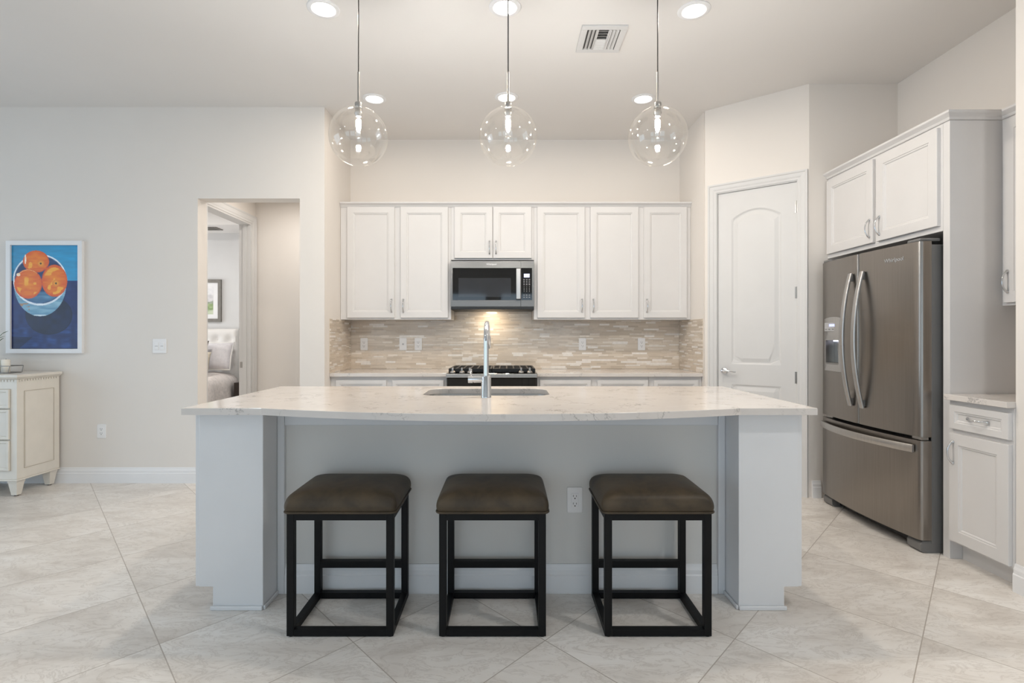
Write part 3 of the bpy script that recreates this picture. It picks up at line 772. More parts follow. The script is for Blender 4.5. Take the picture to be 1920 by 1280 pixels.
strips(4.613, KB - .008, ZS, ZE, lambda s, e_, a, b, t: mb.box(KR - t, KR - .0035, s, e_, a, b))
sp = mb.build('tile_splashback', ['grout', 't1', 't2', 't3', 't4', 't5', 't6'], origin=(0, KB, ZS))
tag(sp, 'beige and white linear mosaic splashback between worktops and upper cabinets', 'splashback')

# ------------------------------------------------------------------ outlets and switches
def outlet(cx_, y, cz, w_, h_, label, kind='duplex', grp='white wall outlets'):
    t = thing('wall_outlet' if kind != 'switch' else 'light_switch', label, 'outlet' if kind != 'switch' else 'light switch', (cx_, y, cz), group=grp)
    MB().prism(rrect(cx_, cz, w_, h_, .006, 3), lambda u, v_, q: (u, q, v_), y - .007, y - .0008).build('cover_plate', 'plate', t, bevel=.002)
    yf = y - .0071
    if kind == 'duplex':
        rc = MB().prism(rrect(cx_, cz, .034, .067, .004, 3), lambda u, v_, q: (u, q, v_), yf - .003, yf).build('receptacle', 'plate', t, bevel=.001)
        s = MB()
        for dz in (.018, -.018):
            s.box(cx_ - .009, cx_ - .0065, yf - .0036, yf - .003, cz + dz - .002, cz + dz + .007).box(cx_ + .0055, cx_ + .008, yf - .0036, yf - .003, cz + dz - .002, cz + dz + .006)
            s.lathe([(.0032, -.0036), (.0032, -.003)], (cx_, yf, cz + dz - .009), 10, 'Y')
        s.build('slot', 'slot', rc)
    elif kind == 'cable':
        MB().lathe([(.0055, -.010), (.0055, -.004), (.008, -.003), (.008, 0)], (cx_, yf, cz), 12, 'Y').build('jack', 'nickel', t)
    else:
        for dx in (-.023, .023):
            MB().box(cx_ + dx - .0165, cx_ + dx + .0165, yf - .004, yf, cz - .033, cz + .033).build('rocker', 'plate', t, bevel=.002)
            s = MB().box(cx_ + dx - .012, cx_ + dx + .012, yf - .0045, yf - .0041, cz - .001, cz + .001); s.build('rocker_line', 'slot', t)
for px, lab, k in ((683, 'white outlet on the splashback nearest its left corner', 'duplex'), (756, 'white cable plate on the splashback, left of the paired outlet', 'cable'),
                   (784.5, 'white outlet on the splashback just left of the range', 'duplex'), (1092, 'white outlet on the splashback right of the range', 'duplex'),
                   (1202.5, 'white outlet on the splashback nearest its right corner', 'duplex')):
    outlet((px - 950) / 191, KB - .0075, 1.157, .072, .12, lab, k)
outlet(.328, KW, .445, .074, .122, 'white outlet on the island knee wall between two stools')
outlet((191.5 - 950) / 222.5, LW, .436, .076, .118, 'white outlet low on the grey wall right of the dresser')
outlet((300 - 950) / 222.5, LW, EYE - 17.5 / 222.5, .117, .12, 'white double rocker light switch on the grey wall', 'switch', grp='light switches')

# ------------------------------------------------------------------ fridge alcove
PX = 2.455; PN, PFY = 2.955, 3.0
pan = MB().box(PX, RW - .001, PN, PFY, 0, 2.43)
o = pan.build('fridge_panel', 'cab', origin=(2.7, 2.98, 0), bevel=.0015); tag(o, 'tall white side panel between the refrigerator and the small base cabinet', 'panel')
t = thing('wall_cabinet', 'white two door cabinet above the refrigerator', 'cabinet', (2.7, 3.5, 1.825))
MB().box(PX, RW - .001, PFY + .001, AY - .001, 1.825, 2.43).build('body', 'cab', t, bevel=.0015)
yA, yB = 3.018, 4.062
def yx(px, X): return X * 1000 / (px - 950)
for y1, y0, hs in ((yB, yx(1636, 2.435), 1), (yx(1643, 2.435), yA, -1)):   # u runs toward the camera (-Y)
    p = MB(); panel_rings(p, (PX - .0005, y1, 1.856), (0, -1, 0), (-1, 0, 0), y1 - y0, .555, frame=.06); d_ = p.build('door', 'cab', t)
    pull(d_, (PX - .0205, (y0 + .03) if hs > 0 else (y1 - .03), 1.955), (0, 0, 1), (-1, 0, 0))
# nook upper cabinet
NX = 2.745
t = thing('wall_cabinet', 'narrow white upper cabinet at the far right over the small worktop', 'cabinet', (2.87, 2.77, 1.40))
MB().box(NX, RW - .001, SY + .001, PN - .001, 1.40, 2.43).build('body', 'cab', t, bevel=.0015)
p = MB(); panel_rings(p, (NX - .0005, PN - .028, 1.416), (0, -1, 0), (-1, 0, 0), PN - .028 - SY - .012, 1.0, frame=.06); d_ = p.build('door', 'cab', t)
pull(d_, (NX - .0205, PN - .055, 1.53), (0, 0, 1), (-1, 0, 0))
mb = MB(); zc_ = 2.4305
L = [[(PX - u, AY - .001, zc_ + v_ * 1.1) for u, v_ in crown_prof()], [(PX - u, PN - u, zc_ + v_ * 1.1) for u, v_ in crown_prof()],
     [(NX - .0 - u, PN - u, zc_ + v_ * 1.1) for u, v_ in crown_prof()], [(NX - u, SY + .001, zc_ + v_ * 1.1) for u, v_ in crown_prof()]]
mb.loops(L); mb.box(PX + .001, RW - .002, PN + .001, AY - .002, zc_, zc_ + .03)
o = mb.build('crown_moulding', 'cab', origin=(2.6, 3.0, 2.43)); tag(o, 'white crown moulding on top of the cabinets around the refrigerator', 'moulding')
# nook base cabinet
t = thing('base_cabinet', 'small white base cabinet with one drawer and door at the right edge', 'cabinet', (2.7, 2.77, 0))
MB().box(PX, RW - .001, SY + .001, PN - .001, .103, .883).box(PX + .07, RW - .001, SY + .001, PN - .001, 0, .103).build('body', 'cab', t)
yl, yr = PN - .018, SY + .012
p = MB(); panel_rings(p, (PX - .0005, yl, .728), (0, -1, 0), (-1, 0, 0), yl - yr, .13, frame=.034); d_ = p.build('drawer', 'cab', t)
pull(d_, (PX - .0165, (yl + yr) / 2, .795), (0, 1, 0), (-1, 0, 0), .115)
p = MB(); panel_rings(p, (PX - .0005, yl, .116), (0, -1, 0), (-1, 0, 0), yl - yr, .588, frame=.06); d_ = p.build('door', 'cab', t)
pull(d_, (PX - .0205, yl - .028, .60), (0, 0, 1), (-1, 0, 0))
o = MB().box(2.418, RW - .001, SY + .001, PN - .001, .884, .914).build('worktop', 'quartz', origin=(2.7, 2.77, .884), bevel=.002)
tag(o, 'small pale quartz worktop on the base cabinet at the right edge', 'worktop')

# refrigerator (front faces -X)
fr = thing('refrigerator', 'slate grey french door refrigerator with bottom freezer drawer', 'refrigerator', (2.68, 3.495, 0))
FY0, FY1, FE, FC = 3.022, 3.972, 2.347, 2.308
def fx_(y):
    q = (y - (FY0 + FY1) / 2) / ((FY1 - FY0) / 2); return FC + (FE - FC) * q * q
MB().box(2.415, 2.95, FY0 + .008, FY1 - .006, .05, 1.755).build('body', 'fridgeside', fr, bevel=.004)
def fdoor(y0, y1, z0, z1, name):
    """slab with a gently bowed front and rounded vertical edges"""
    L = []; prof = []
    prof.append((2.408, y0)); prof.append((fx_(y0) + .016, y0)); prof.append((fx_(y0) + .006, y0 + .003)); prof.append((fx_(y0) + .001, y0 + .011))
    n = 14
    for k in range(n + 1):
        y = y0 + .02 + (y1 - y0 - .04) * k / n; prof.append((fx_(y), y))
    prof += [(fx_(y1) + .001, y1 - .011), (fx_(y1) + .006, y1 - .003), (fx_(y1) + .016, y1), (2.408, y1)]
    mb = MB().prism(prof, lambda u, v_, q: (u, v_, q), z0, z1)
    return mb.build(name, 'fridge', fr, smooth=True)
YS = 3.505; ZG = .652
dn = fdoor(FY0, YS - .002, ZG + .008, 1.772, 'door')
df = fdoor(YS + .002, FY1, ZG + .008, 1.772, 'door')
fz = fdoor(FY0, FY1, .075, ZG - .014, 'freezer_drawer')
MB().box(2.40, 2.414, FY0 + .012, FY1 - .012, .076, 1.74).build('gasket', 'black', fr)
# dispenser recess cut into the far door
DY0, DY1, DZ0, DZ1 = 3.672, 3.905, .985, 1.37
cut = MB().box(2.2, 2.395, DY0 + .035, DY1 - .018, 1.035, 1.205).build('cutter', 'nickel')
df.data.materials.append(M['nickel'])
bo = df.modifiers.new('cut', 'BOOLEAN'); bo.object = cut; bo.solver = 'EXACT'; bo.operation = 'DIFFERENCE'
# the cutter lives in world space, the door in its parent's space
bpy.context.view_layer.update()
nm_ = bpy.data.meshes.new_from_object(df.evaluated_get(bpy.context.evaluated_depsgraph_get()))
df.modifiers.clear(); df.data = nm_; bpy.data.objects.remove(cut)
dx_ = fx_((DY0 + DY1) / 2)
cell = arch(0, DY0, DY1, DZ0, DZ1 - .012, .012)
cell = [(a, b) for a, b in cell]
hl = rrect((DY0 + .035 + DY1 - .018) / 2, 1.12, DY1 - DY0 - .053, .17, .006, 3)
cc = (sum(a for a, b in hl) / len(hl), 1.12); A = angles_for(cc, [cell, hl], 40); ca, cb = cast(cell, cc, A), cast(hl, cc, A)
bz = MB().loops([[(fx_(a) + .001, a, b) for a, b in ca], [(fx_(a) - .010, a, b) for a, b in ca], [(fx_(a) - .012, cc[0] + (a - cc[0]) * .985, cc[1] + (b - cc[1]) * .99) for a, b in ca], [(fx_(a) - .010, a, b) for a, b in cb], [(fx_(a) + .001, a, b) for a, b in cb]], closed=True)
disp = bz.build('water_dispenser', 'steelh', df, smooth=True)
MB().box(2.388, 2.3945, DY0 + .036, DY1 - .019, 1.037, 1.203).build('recess_back', 'steelh', disp)
pdx = MB().prism([(DY0 + .06, 1.155), (DY0 + .105, 1.19), (DY0 + .12, 1.19), (DY0 + .10, 1.10), (DY0 + .05, 1.105)], lambda u, v_, q: (q, u, v_), 2.345, 2.36); pdx.build('paddle', 'fridgeside', disp)
MB().box(2.335, 2.36, DY0 + .06, DY0 + .14, 1.196, 1.204).build('dispenser_lamp', 'whiteled', disp)
MB().box(2.32, 2.385, DY0 + .037, DY1 - .02, 1.0365, 1.043).build('drip_tray', 'nickel', disp)
ym_ = (DY0 + DY1) / 2
MB().box(fx_(ym_) - .0135, fx_(ym_) - .0095, DY0 + .045, DY1 - .03, 1.27, 1.33).build('control_screen', 'legend', disp)
MB().box(fx_(ym_) - .0145, fx_(ym_) - .0138, ym_ - .035, ym_ + .03, 1.302, 1.32).build('control_display', 'screen', disp)
mbk = MB()
for k in range(4): mbk.box(fx_(ym_) - .0143, fx_(ym_) - .0138, DY0 + .055 + .04 * k, DY0 + .075 + .04 * k, 1.28, 1.286)
mbk.build('control_keys', 'fridgeside', disp)
def bar(parent, pts, wdir, wid, thk):
    pts = [Vector(p) for p in pts]; L = []; wdir = Vector(wdir)
    for i, p in enumerate(pts):
        tt = (pts[min(i + 1, len(pts) - 1)] - pts[max(i - 1, 0)]).normalized(); nn = tt.cross(wdir).normalized()
        L.append([p + wdir * a * wid / 2 + nn * b * thk / 2 for a, b in ((-1, -.6), (-.8, -1), (.8, -1), (1, -.6), (1, .6), (.8, 1), (-.8, 1), (-1, .6))])
    return MB().loops(L).build('handle', 'steelh', parent, smooth=True)
for yy, par in ((3.565, df), (3.447, dn)):
    pts = []
    for k in range(25):
        s = -1 + k / 12; pts.append((fx_(yy) - .012 - .058 * (1 - s * s) , yy, 1.21 + .44 * s))
    h = bar(par, pts, (0, 1, 0), .036, .016)
    for s in (-.93, .93):
        x_ = fx_(yy) - .012 - .058 * (1 - s * s)
        MB().box(x_, fx_(yy) + .001, yy - .012, yy + .012, 1.21 + .44 * s - .02, 1.21 + .44 * s + .02).build('handle_mount', 'fridgeside', h)
pts = []
for k in range(25):
    s = -1 + k / 12; y = 3.50 + .445 * s; pts.append((fx_(y) - .014 - .038 * (1 - s * s), y, .590))
h = bar(fz, pts, (0, 0, 1), .044, .016)
for s in (-.9, .9):
    y = 3.50 + .445 * s; MB().box(fx_(y) - .014 - .038 * (1 - s * s), fx_(y) + .001, y - .02, y + .02, .575, .605).build('handle_mount', 'fridgeside', h)
MB().box(2.41, 2.45, FY0 + .03, FY1 - .03, .012, .07).build('toe_grille', 'black', fr)
for y in (FY0 + .01, FY1 - .115):
    MB().prism([(2.355, .012), (2.372, .0), (2.50, .0), (2.50, .07), (2.37, .07), (2.352, .05)], lambda u, v_, q: (u, q, v_), y, y + .105).build('foot_cover', 'fridgeside', fr, bevel=.004)
for y in (FY0 + .012, FY1 - .112):
    MB().box(2.352, 2.47, y, y + .10, 1.7735, 1.792).build('hinge_cover', 'fridgeside', fr, bevel=.006)
    MB().box(2.36, 2.44, y, y + .07, ZG - .011, ZG + .005).build('hinge_bracket', 'nickel', fr)
yt = 3.20; sl = (fx_(yt + .01) - fx_(yt - .01)) / .02
text('Whirlpool', .034, (fx_(yt) - .0008, yt, 1.69), (-sl, -1, 0), (0, 0, 1), 'legend', dn, 'brand_lettering')
for z in (.91, 1.45):
    pass

# ------------------------------------------------------------------ dresser on the left
DX1, DYF, DYB = -3.752, 4.085, LW - .02
DX0 = DX1 - 1.45
dre = thing('dresser', 'antique white dresser with tapered feet and dentil top against the grey wall', 'dresser', ((DX0 + DX1) / 2, 4.28, 0))
zb_, zt2 = .135, .90
MB().box(DX0, DX1, DYF, DYB, zb_, zt2).build('body', 'dresser', dre, bevel=.002)
MB().box(DX0 - .008, DX1 + .008, DYF - .008, DYB, zb_ - .012, zb_ - .0005).build('base_moulding', 'dresser', dre, bevel=.004)
mb = MB()
L = []
for e_, z in ((.002, zt2 + .0005), (.012, zt2 + .012), (.022, zt2 + .018), (.024, zt2 + .022), (.024, zt2 + .036), (.020, zt2 + .040)):
    L.append([(DX0 - e_, DYF - e_, z), (DX1 + e_, DYF - e_, z), (DX1 + e_, DYB, z), (DX0 - e_, DYB, z)])
mb.loops(L).build('top', 'dresser', dre)
mb = MB(); k = 0
y = DYF - .008
while y < DYB - .02: mb.box(DX1 + .0005, DX1 + .008, y, y + .014, zt2 - .014, zt2 - .0005); y += .024
x = DX1 - .012
while x > DX0: mb.box(x, x + .014, DYF - .008, DYF - .0005, zt2 - .014, zt2 - .0005); x -= .024
mb.build('dentil_moulding', 'dresser', dre)
def leg(x, y):
    a, b, h_ = .034, .021, zb_ - .0125
    L = [[(x - s, y - s, z), (x + s, y - s, z), (x + s, y + s, z), (x - s, y + s, z)] for s, z in ((b, .008), (a, h_ - .02), (a + .003, h_ - .018), (a + .003, h_))]
    lg = MB().loops(L).build('leg', 'dresser', dre, bevel=.002)
    MB().lathe([(.014, 0), (.014, .0075)], (x, y, 0), 12).build('foot_glide', 'black', lg)
for x in (DX0 + .045, DX1 - .045):
    for y in (DYF + .045, DYB - .045): leg(x, y)
# end panel with beaded frame lines
mb = MB(); P = (DX1 + .0005, DYF + .06, zb_ + .075)
w_, h_ = DYB - DYF - .115, .60
mb.cur = 0
def bead(mb, x, y0, y1, z0, z1, b):
    for a in ((y0, y1, z0, z0 + b), (y0, y1, z1 - b, z1), (y0, y0 + b, z0 + b, z1 - b), (y1 - b, y1, z0 + b, z1 - b)): mb.box(x, x + .003, a[0], a[1], a[2], a[3])
bead(mb, DX1 + .0005, P[1], P[1] + w_, P[2], P[2] + h_, .003)
mb.build('end_panel_bead', 'glaze', dre)
mb = MB().box(DX1 + .0005, DX1 + .0025, P[1] + .012, P[1] + w_ - .012, P[2] + .012, P[2] + h_ - .012).build('end_panel', 'dresser', dre, bevel=.0015)
for cx0, cx1 in ((DX0 + .05, (DX0 + DX1) / 2 - .015), ((DX0 + DX1) / 2 + .015, DX1 - .05)):
    for z0, z1 in ((.683, .826), (.445, .672), (.205, .434)):
        MB().box(cx0 - .004, cx1 + .004, DYF - .0025, DYF - .0005, z0 - .004, z1 + .004).build('drawer_gap', 'glaze', dre)
        p = MB(); panel_rings(p, (cx0, DYF - .0028, z0), (1, 0, 0), (0, -1, 0), cx1 - cx0, z1 - z0, t=.014, frame=.014, k=.6); d_ = p.build('drawer', 'dresser', dre)
        for f_ in (.25, .75):
            MB().lathe([(.006, 0), (.006, -.012), (.013, -.018), (.013, -.024), (.002, -.028)], (cx0 + (cx1 - cx0) * f_, DYF - .0175, (z0 + z1) / 2), 16, 'Y').build('knob', 'nickel', d_, smooth=True)
zt3 = zt2 + .0405
# wire caddy and candles, potted plant
cy0, cx1_ = 4.20, -3.905
cad = thing('wire_caddy', 'small grey wire caddy on the dresser top at the left edge', 'caddy', (-4.02, 4.25, zt3))
mb = MB()
for z in (.004, .058): mb.tube([(x, y, zt3 + z) for x, y in rrect(-4.02, 4.255, .23 - (.03 if z < .03 else 0), .13, .02, 4)], .0032, 8, closed=True)
for x, s in ((-4.13, 1), (-4.02, 0), (-3.91, -1)):
    for y in (4.195, 4.315): mb.tube([(x + s * .012, y, zt3 + .004), (x, y, zt3 + .058)], .003, 8)
mb.build('rim', 'nickel', cad, smooth=True)
MB().box(-4.115, -3.925, 4.195, 4.315, zt3 + .0005, zt3 + .003).build('tray', 'nickel', cad)
for k, x in enumerate((-3.995, -4.075)):
    cn = thing('pillar_candle', ('ivory pillar candle in the wire caddy nearest the painting', 'ivory pillar candle in the wire caddy farther left')[k], 'candle', (x, 4.255, zt3 + .004), group='candles in the caddy')
    MB().lathe([(.026, .004), (.027, .006), (.027, .105), (.024, .108), (.004, .106)], (x, 4.255, zt3), 24).build('wax', 'wax', cn, smooth=True)
    MB().lathe([(.001, .105), (.001, .116)], (x, 4.255, zt3), 6).build('wick', 'black', cn)
pl = thing('potted_plant', 'green leafy plant in a white pot on the dresser, only leaf tips visible', 'plant', (-4.215, 4.30, zt3))
MB().lathe([(.045, .0005), (.05, .004), (.062, .12), (.060, .125), (.054, .118), (.002, .11)], (-4.215, 4.30, zt3), 28).build('pot', 'ceramic', pl, smooth=True)
random.seed(9)
def leafblade(p0, p1, wd):
    p0, p1 = Vector(p0), Vector(p1); d = p1 - p0; side = d.cross(Vector((0, 0, 1))); side = (side if side.length > 1e-5 else Vector((1, 0, 0))).normalized(); nn = side.cross(d).normalized()
    L = []
    for k in range(9):
        t = k / 8; w2 = wd * math.sin(math.pi * (t * .92 + .04)) ** .8; c_ = p0 + d * t + Vector((0, 0, -.25 * d.length * t * t))
        L.append([c_ + side * w2, c_ + nn * .0012, c_ - side * w2, c_ - nn * .0012])
    return MB().loops(L).build('leaf', 'leaf', pl, smooth=True)
st = MB()
ends = [(.13, -.01, .25), (.125, .02, .31), (.07, -.05, .22), (-.08, .02, .3), (-.1, -.04, .22), (.0, .05, .34), (.03, -.06, .32), (-.04, -.07, .26)]
for ex, ey, ez in ends:
    b = Vector((-4.215, 4.30, zt3 + .11)); e2 = b + Vector((ex, ey, ez - .11)); st.tube([b, b.lerp(e2, .5) + Vector((0, 0, .02)), e2], .0018, 6)
    for k in range(3):
        a = random.uniform(-1, 1); p = b.lerp(e2, .6 + .2 * k)
        leafblade(p, p + Vector((ex * .28 + .012 * math.cos(a * 6), ey * .3 + .012 * math.sin(a * 6), .04)), .008)
st.build('stem', 'leaf', pl)

# painting of oranges
def vnoise(h, w, cell, seed):
    r = np.random.RandomState(seed); gh, gw = int(h / cell[0]) + 2, int(w / cell[1]) + 2; g_ = r.rand(gh, gw)
    yy, xx = np.mgrid[0:h, 0:w]; fy, fx2 = yy / cell[0], xx / cell[1]; y0, x0 = fy.astype(int), fx2.astype(int); ty, tx = fy - y0, fx2 - x0
    ty, tx = ty * ty * (3 - 2 * ty), tx * tx * (3 - 2 * tx)
    return (g_[y0, x0] * (1 - tx) + g_[y0, x0 + 1] * tx) * (1 - ty) + (g_[y0 + 1, x0] * (1 - tx) + g_[y0 + 1, x0 + 1] * tx) * ty
def oranges():
    w_, h_ = 200, 304
    yy, xx = np.mgrid[0:h_, 0:w_]; x = xx * 3.0 + 68; y = yy * 913 / 303 + 72
    im = np.zeros((h_, w_, 3)); n1 = vnoise(h_, w_, (8, 34), 1) * .6 + vnoise(h_, w_, (3, 18), 11) * .4; n2 = vnoise(h_, w_, (4, 14), 2); n3 = vnoise(h_, w_, (14, 14), 3)
    def put(mask, ca, cb, n):
        ca, cb = np.array(ca, float), np.array(cb, float); im[mask] = (ca + (cb - ca) * n[..., None])[mask]
    put(y < 384 + 0 * x, (52, 128, 168), (44, 158, 210), np.clip(n1 * .7 + (x - 68) / 1500, 0, 1))
    put(y >= 384, (12, 28, 80), (26, 52, 116), n3 * .7 + n1 * .3)
    k = (y > 800); put(k, (14, 32, 84), (40, 72, 136), np.clip(n1 * n3 * 1.5, 0, 1))
    k = (y > 880) & (x + (y - 880) * 1.2 < 260); put(k, (8, 20, 52), (22, 40, 90), n1)
    def ell(cx_, cy_, rx, ry): return ((x - cx_) / rx) ** 2 + ((y - cy_) / ry) ** 2
    sh = ell(400, 690, 210, 172); put((sh < 1) & (y > 384), (9, 17, 46), (15, 30, 70), n3)
    put((sh > .93) & (sh < 1.0) & (x > 250), (8, 16, 44), (12, 24, 60), n1)
    bw = ell(322, 420, 232, 279); 
    put((bw < 1) & (y > 400), (84, 134, 168), (150, 192, 210), n1)
    put((bw < 1) & (y > 560) & (x < 230) & (n2 > .6), (150, 120, 110), (170, 140, 110), n2)
    rim = ell(320, 377, 240, 227)
    put(rim < 1, (206, 220, 232), (238, 244, 250), n2)
    ins = ell(320, 375, 228, 212); put(ins < 1, (20, 42, 84), (40, 72, 120), n1)
    put((ins < 1) & (y > 480), (48, 88, 128), (110, 160, 190), n1)
    put((ins > .93) & (ins < 1) , (24, 50, 92), (90, 130, 170), n2)
    for cx_, cy_, rx, ry, sx2, sy2 in ((285, 215, 117, 98, 328, 232), (450, 385, 114, 142, 463, 408), (215, 413, 124, 130, None, None)):
        e_ = ell(cx_, cy_, rx, ry); m_ = e_ < 1
        q = np.clip(np.sqrt(e_) * .6 + n2 * .55 - .15, 0, 1)
        put(m_, (236, 140, 26), (214, 84, 22), q)
        put(m_ & (e_ > .86), (196, 66, 20), (226, 104, 30), n2)
        put(m_ & (n3 > .72) & (e_ < .7), (240, 160, 40), (244, 176, 60), n2)
        if sx2:
            s2 = np.sqrt((x - sx2) ** 2 + (y - sy2) ** 2); put(s2 < 34, (240, 176, 52), (222, 120, 30), np.clip(s2 / 34 + n2 * .3 - .2, 0, 1)); put(s2 < 9, (52, 40, 20), (90, 60, 30), n2)
    put((ell(190, 195, 8, 42) < 1), (244, 214, 190), (255, 240, 225), n2)
    put((ell(128, 330, 18, 14) < 1), (246, 206, 160), (255, 236, 210), n2)
    put((np.abs(ell(215, 413, 118, 124) - 1) < .03) & (y < 320), (244, 180, 90), (250, 210, 140), n2)
    put((ell(320, 690, 60, 6) < 1), (200, 220, 230), (225, 235, 240), n2)
    return im
def canvas(name, im, x0, x1, z0, z1, y, m, parent):
    h_, w_ = im.shape[:2]; me = bpy.data.meshes.new(name)
    X, Z = np.meshgrid(np.linspace(x0, x1, w_), np.linspace(z1, z0, h_)); inv = WM[parent].inverted()
    vs = np.stack([X, np.full_like(X, y), Z], -1).reshape(-1, 3) + np.array(inv.translation)
    i = np.arange((h_ - 1) * (w_ - 1)); r = i // (w_ - 1) * w_ + i % (w_ - 1)
    fs = np.stack([r, r + w_, r + w_ + 1, r + 1], 1)
    me.from_pydata(vs.tolist(), [], fs.tolist())
    c_ = np.clip(im, 0, 255) / 255; c_ = np.where(c_ <= .04045, c_ / 12.92, ((c_ + .055) / 1.055) ** 2.4)
    at = me.color_attributes.new('paint', 'FLOAT_COLOR', 'POINT'); at.data.foreach_set('color', np.concatenate([c_.reshape(-1, 3), np.ones((h_ * w_, 1))], 1).ravel())
    me.materials.append(M[m]); o = bpy.data.objects.new(name, me); COL.objects.link(o); o.parent = parent; WM[o] = WM[parent]; return o
def frame_obj(x0, x1, z0, z1, y, b, t, m, parent, b2=None):
    mb = MB(); b2 = b2 or b
    L = [[(px, y, pz) for px, pz in ((x0, z0), (x1, z0), (x1, z1), (x0, z1))]]
    for ix, d_ in ((0, t), (b, t), (b, t * .4), (b, 0)):
        L.append([(px, y - d_, pz) for px, pz in ((x0 + ix, z0 + ix), (x1 - ix, z0 + ix), (x1 - ix, z1 - ix), (x0 + ix, z1 - ix))])
    return mb.loops(L, closed=True).build('frame', m, parent)
def LX(px): return (px - 950) / 223.6
def LZ(py): return EYE + (631 - py) / 223.6
pt = thing('painting', 'painting of three oranges in a blue bowl hung above the dresser', 'painting', (LX(83), LW - .002, LZ(557)))
frame_obj(LX(12.5), LX(155), LZ(662), LZ(451.5), LW - .001, .036, .03, 'base', pt)
canvas('canvas', oranges(), LX(14) + .03, LX(153) - .03, LZ(660) + .03, LZ(453) - .03, LW - .016, 'canvas', pt)

# ------------------------------------------------------------------ bedroom seen through the doorway
bed = thing('bed', 'bed with white tufted headboard and beige cover seen through the doorway', 'bed', (-4.75, 6.8, 0))
HX0, HX1 = -5.55, -3.875
mb = MB(); nx, nz = 85, 45
def hb(i, j, face):
    x = HX0 + (HX1 - HX0) * i / nx; z = .30 + 1.045 * j / nz
    d_ = 0
    for bz in (1.19, .99, .79):
        for q in range(9):
            bx = HX1 - .10 - q * .19 ; r2 = ((x - bx) ** 2 + (z - bz) ** 2) / .003; d_ += .03 * math.exp(-r2)
    ed = min(x - HX0, HX1 - x, 1.345 - z) / .04; ed = min(1, max(0, ed))
    return (x, 7.70 - .05 * math.sqrt(max(0, 1 - (1 - ed) ** 2)) + d_ if face == 0 else 7.79, z)
vs = [hb(i, j, 0) for j in range(nz + 1) for i in range(nx + 1)] + [hb(i, j, 1) for j in range(nz + 1) for i in range(nx + 1)]
K = (nx + 1) * (nz + 1); fs = []
for j in range(nz):
    for i in range(nx):
        a = j * (nx + 1) + i; fs += [(a, a + 1, a + nx + 2, a + nx + 1), (K + a, K + a + nx + 1, K + a + nx + 2, K + a + 1)]
for j in range(nz):
    for i in (0, nx): a = j * (nx + 1) + i; fs.append((a, a + nx + 1, K + a + nx + 1, K + a))
for i in range(nx):
    for j in (0, nz): a = j * (nx + 1) + i; fs.append((a, K + a, K + a + 1, a + 1))
hd = mb.add(vs, fs).build('headboard', 'linen', bed, smooth=True)
for bz in (1.19, .99):
    for q in range(8): MB().lathe([(.012, 0), (.010, -.006), (.002, -.008)], (HX1 - .10 - q * .19, 7.682, bz), 12, 'Y').build('button', 'linen', hd, smooth=True)
MB().box(-5.50, -3.90, 5.65, 7.64, .12, .30).build('bed_frame', 'darkwood', bed)
L = []
for e_, z in ((0, .31), (0, .56), (.01, .60), (.04, .62)):
    L.append([(x, y, z) for x, y in rrect(-4.70, 6.65, 1.60 - 2 * e_, 1.98 - 2 * e_, .08, 5)])
MB().loops(L).build('mattress', 'linen', bed, smooth=True)
# bed cover draped over the sides
mb = MB(); n1_, n2_ = 40, 30; vs = []
hw = .84
for j in range(n2_ + 1):
    y = 5.60 + 2.0 * j / n2_
    for i in range(n1_ + 1):
        s = -1.30 + 2.60 * i / n1_; a = abs(s); sg = 1 if s >= 0 else -1
        if a < .74: x, z = s, .70 + .012 * math.sin(s * 9 + y * 7) + .05 * (1 - (a / .74) ** 2)
        else:
            q = (a - .74); ang = min(q / .16, math.pi / 2) if q < .16 * math.pi / 2 else math.pi / 2
            x = sg * (.74 + .12 * math.sin(ang)); z = .70 - .12 * (1 - math.cos(ang)) - max(0, q - .16 * math.pi / 2)
            x += sg * (.02 * math.sin(y * 14) * min(1, q * 3) + .05 * min(1, q * 2))
        vs.append((-4.70 + x, y, z))
fs = [(j * (n1_ + 1) + i, j * (n1_ + 1) + i + 1, (j + 1) * (n1_ + 1) + i + 1, (j + 1) * (n1_ + 1) + i) for j in range(n2_) for i in range(n1_)]
cv = mb.add(vs, fs).build('bedcover', 'duvet', bed, smooth=True)
so = cv.modifiers.new('thick', 'SOLIDIFY'); so.thickness = .025; so.offset = -1
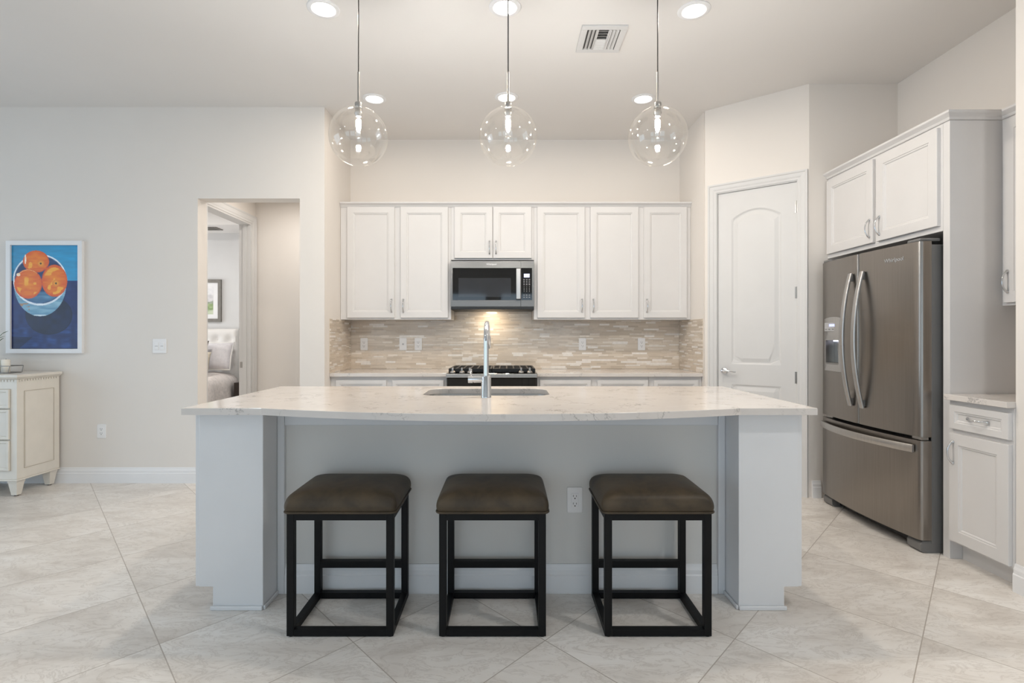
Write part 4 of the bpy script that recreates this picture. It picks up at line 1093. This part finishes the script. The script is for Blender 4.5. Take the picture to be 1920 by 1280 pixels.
def pillow(c_, w_, h_, t_, tilt, rz, m, label, flange=False):
    tp = thing('pillow', label, 'pillow', c_, group='pillows on the bed')
    mb = MB(); n = 16; vs = []; R = Matrix.Translation(c_) @ Matrix.Rotation(rz, 4, 'Z') @ Matrix.Rotation(tilt, 4, 'X')
    for f_ in (1, -1):
        for j in range(n + 1):
            for i in range(n + 1):
                u, v_ = -1 + 2 * i / n, -1 + 2 * j / n
                pin = 1 - .06 * (u * u * (1 - v_ * v_) * 0 + (1 - u * u) * v_ * v_ + (1 - v_ * v_) * u * u)
                th = ((1 - u ** 4) * (1 - v_ ** 4)) ** .6
                vs.append(R @ Vector((u * w_ / 2 * pin, f_ * t_ / 2 * th, h_ / 2 * (1 + v_ * pin))))
    K = (n + 1) ** 2; fs = []
    for j in range(n):
        for i in range(n):
            a = j * (n + 1) + i; fs += [(a, a + 1, a + n + 2, a + n + 1), (K + a, K + a + n + 1, K + a + n + 2, K + a + 1)]
    mb.add(vs, fs); pc = mb.build('cover', m, tp, smooth=True)
    bmx = bmesh.new(); bmx.from_mesh(pc.data); bmesh.ops.remove_doubles(bmx, verts=bmx.verts, dist=.0005); bmesh.ops.recalc_face_normals(bmx, faces=bmx.faces); bmx.to_mesh(pc.data); bmx.free()
    if flange:
        e_ = MB(); pts = [R @ Vector((a * w_ / 2, 0, h_ / 2 * (1 + b))) for a, b in ((-.98, -.98), (0, -.94), (.98, -.98), (.94, 0), (.98, .98), (0, .94), (-.98, .98), (-.94, 0))]
        e_.tube(pts, .012, 8, closed=True); e_.build('flange', 'linen', tp, smooth=True)
    return tp
pillow((-4.17, 7.45, .765), .62, .40, .16, math.radians(-16), 0, 'greycush', 'grey pillow with white edge nearest the right end of the headboard', True)
pillow((-4.14, 7.06, .775), .36, .27, .12, math.radians(-22), .1, 'tancush', 'small tan pillow in front of the grey pillow')
pillow((-4.335, 7.25, .77), .45, .42, .11, math.radians(-16), 0, 'darkcush', 'dark brown pillow edge left of the grey pillow')
ns = thing('nightstand', 'dark wooden nightstand beside the bed behind the door frame', 'nightstand', (-3.51, 7.5, 0))
MB().box(-3.735, -3.28, 7.30, 7.78, .12, .60).build('body', 'darkwood', ns, bevel=.004)
for x in (-3.72, -3.34):
    for y in (7.32, 7.72): MB().box(x, x + .04, y, y + .04, 0, .12).build('leg', 'darkwood', ns)
pic = thing('framed_picture', 'framed landscape print on the bedroom wall above the bed', 'picture', (-4.62, BB - .002, 1.76))
px1 = -4.17; px0 = -5.06; pz0, pz1 = 1.447, 2.065
frame_obj(px0, px1, pz0, pz1, BB - .001, .045, .03, 'greyframe', pic)
MB().box(px0 + .04, px1 - .04, BB - .013, BB - .002, pz0 + .04, pz1 - .04).build('mount', 'plate', pic)
h_, w_ = 60, 90; n1 = vnoise(h_, w_, (5, 16), 5); n2 = vnoise(h_, w_, (3, 6), 6); yy = np.mgrid[0:h_, 0:w_][0] / h_
im = np.zeros((h_, w_, 3))
for a, b, ca, cb in ((0, .3, (216, 216, 218), (232, 230, 230)), (.3, .52, (196, 194, 196), (220, 218, 218)), (.52, .6, (110, 122, 104), (170, 176, 160)), (.6, .82, (110, 136, 84), (190, 200, 160)), (.82, 1.1, (150, 166, 130), (206, 212, 190))):
    k = (yy + (n1 - .5) * .08 >= a) & (yy + (n1 - .5) * .08 < b); q = np.array(ca) + (np.array(cb) - np.array(ca)) * n2[..., None]; im[k] = q[k]
im[im.sum(-1) == 0] = (220, 220, 220)
canvas('print', im, px0 + .12, px1 - .12, pz0 + .11, pz1 - .10, BB - .0145, 'print', pic)
bv = thing('ceiling_vent', 'grey air vent in the bedroom ceiling seen through the doorway', 'air vent', (-4.15, 7.45, 2.745))
mb = MB(); MB().box(-4.42, -4.02, 7.36, 7.56, 2.742, 2.7445).build('backing', 'greyframe', bv)
for a in ((-4.42, -4.02, 7.36, 7.385), (-4.42, -4.02, 7.535, 7.56), (-4.42, -4.395, 7.385, 7.535), (-4.045, -4.02, 7.385, 7.535)): mb.box(*a, 2.735, 2.742)
mb.build('frame', 'greyframe', bv)
mb = MB()
for k in range(6): mb.box(-4.394, -4.046, 7.395 + .024 * k, 7.405 + .024 * k, 2.736, 2.742)
mb.build('louvre', 'greyframe', bv)
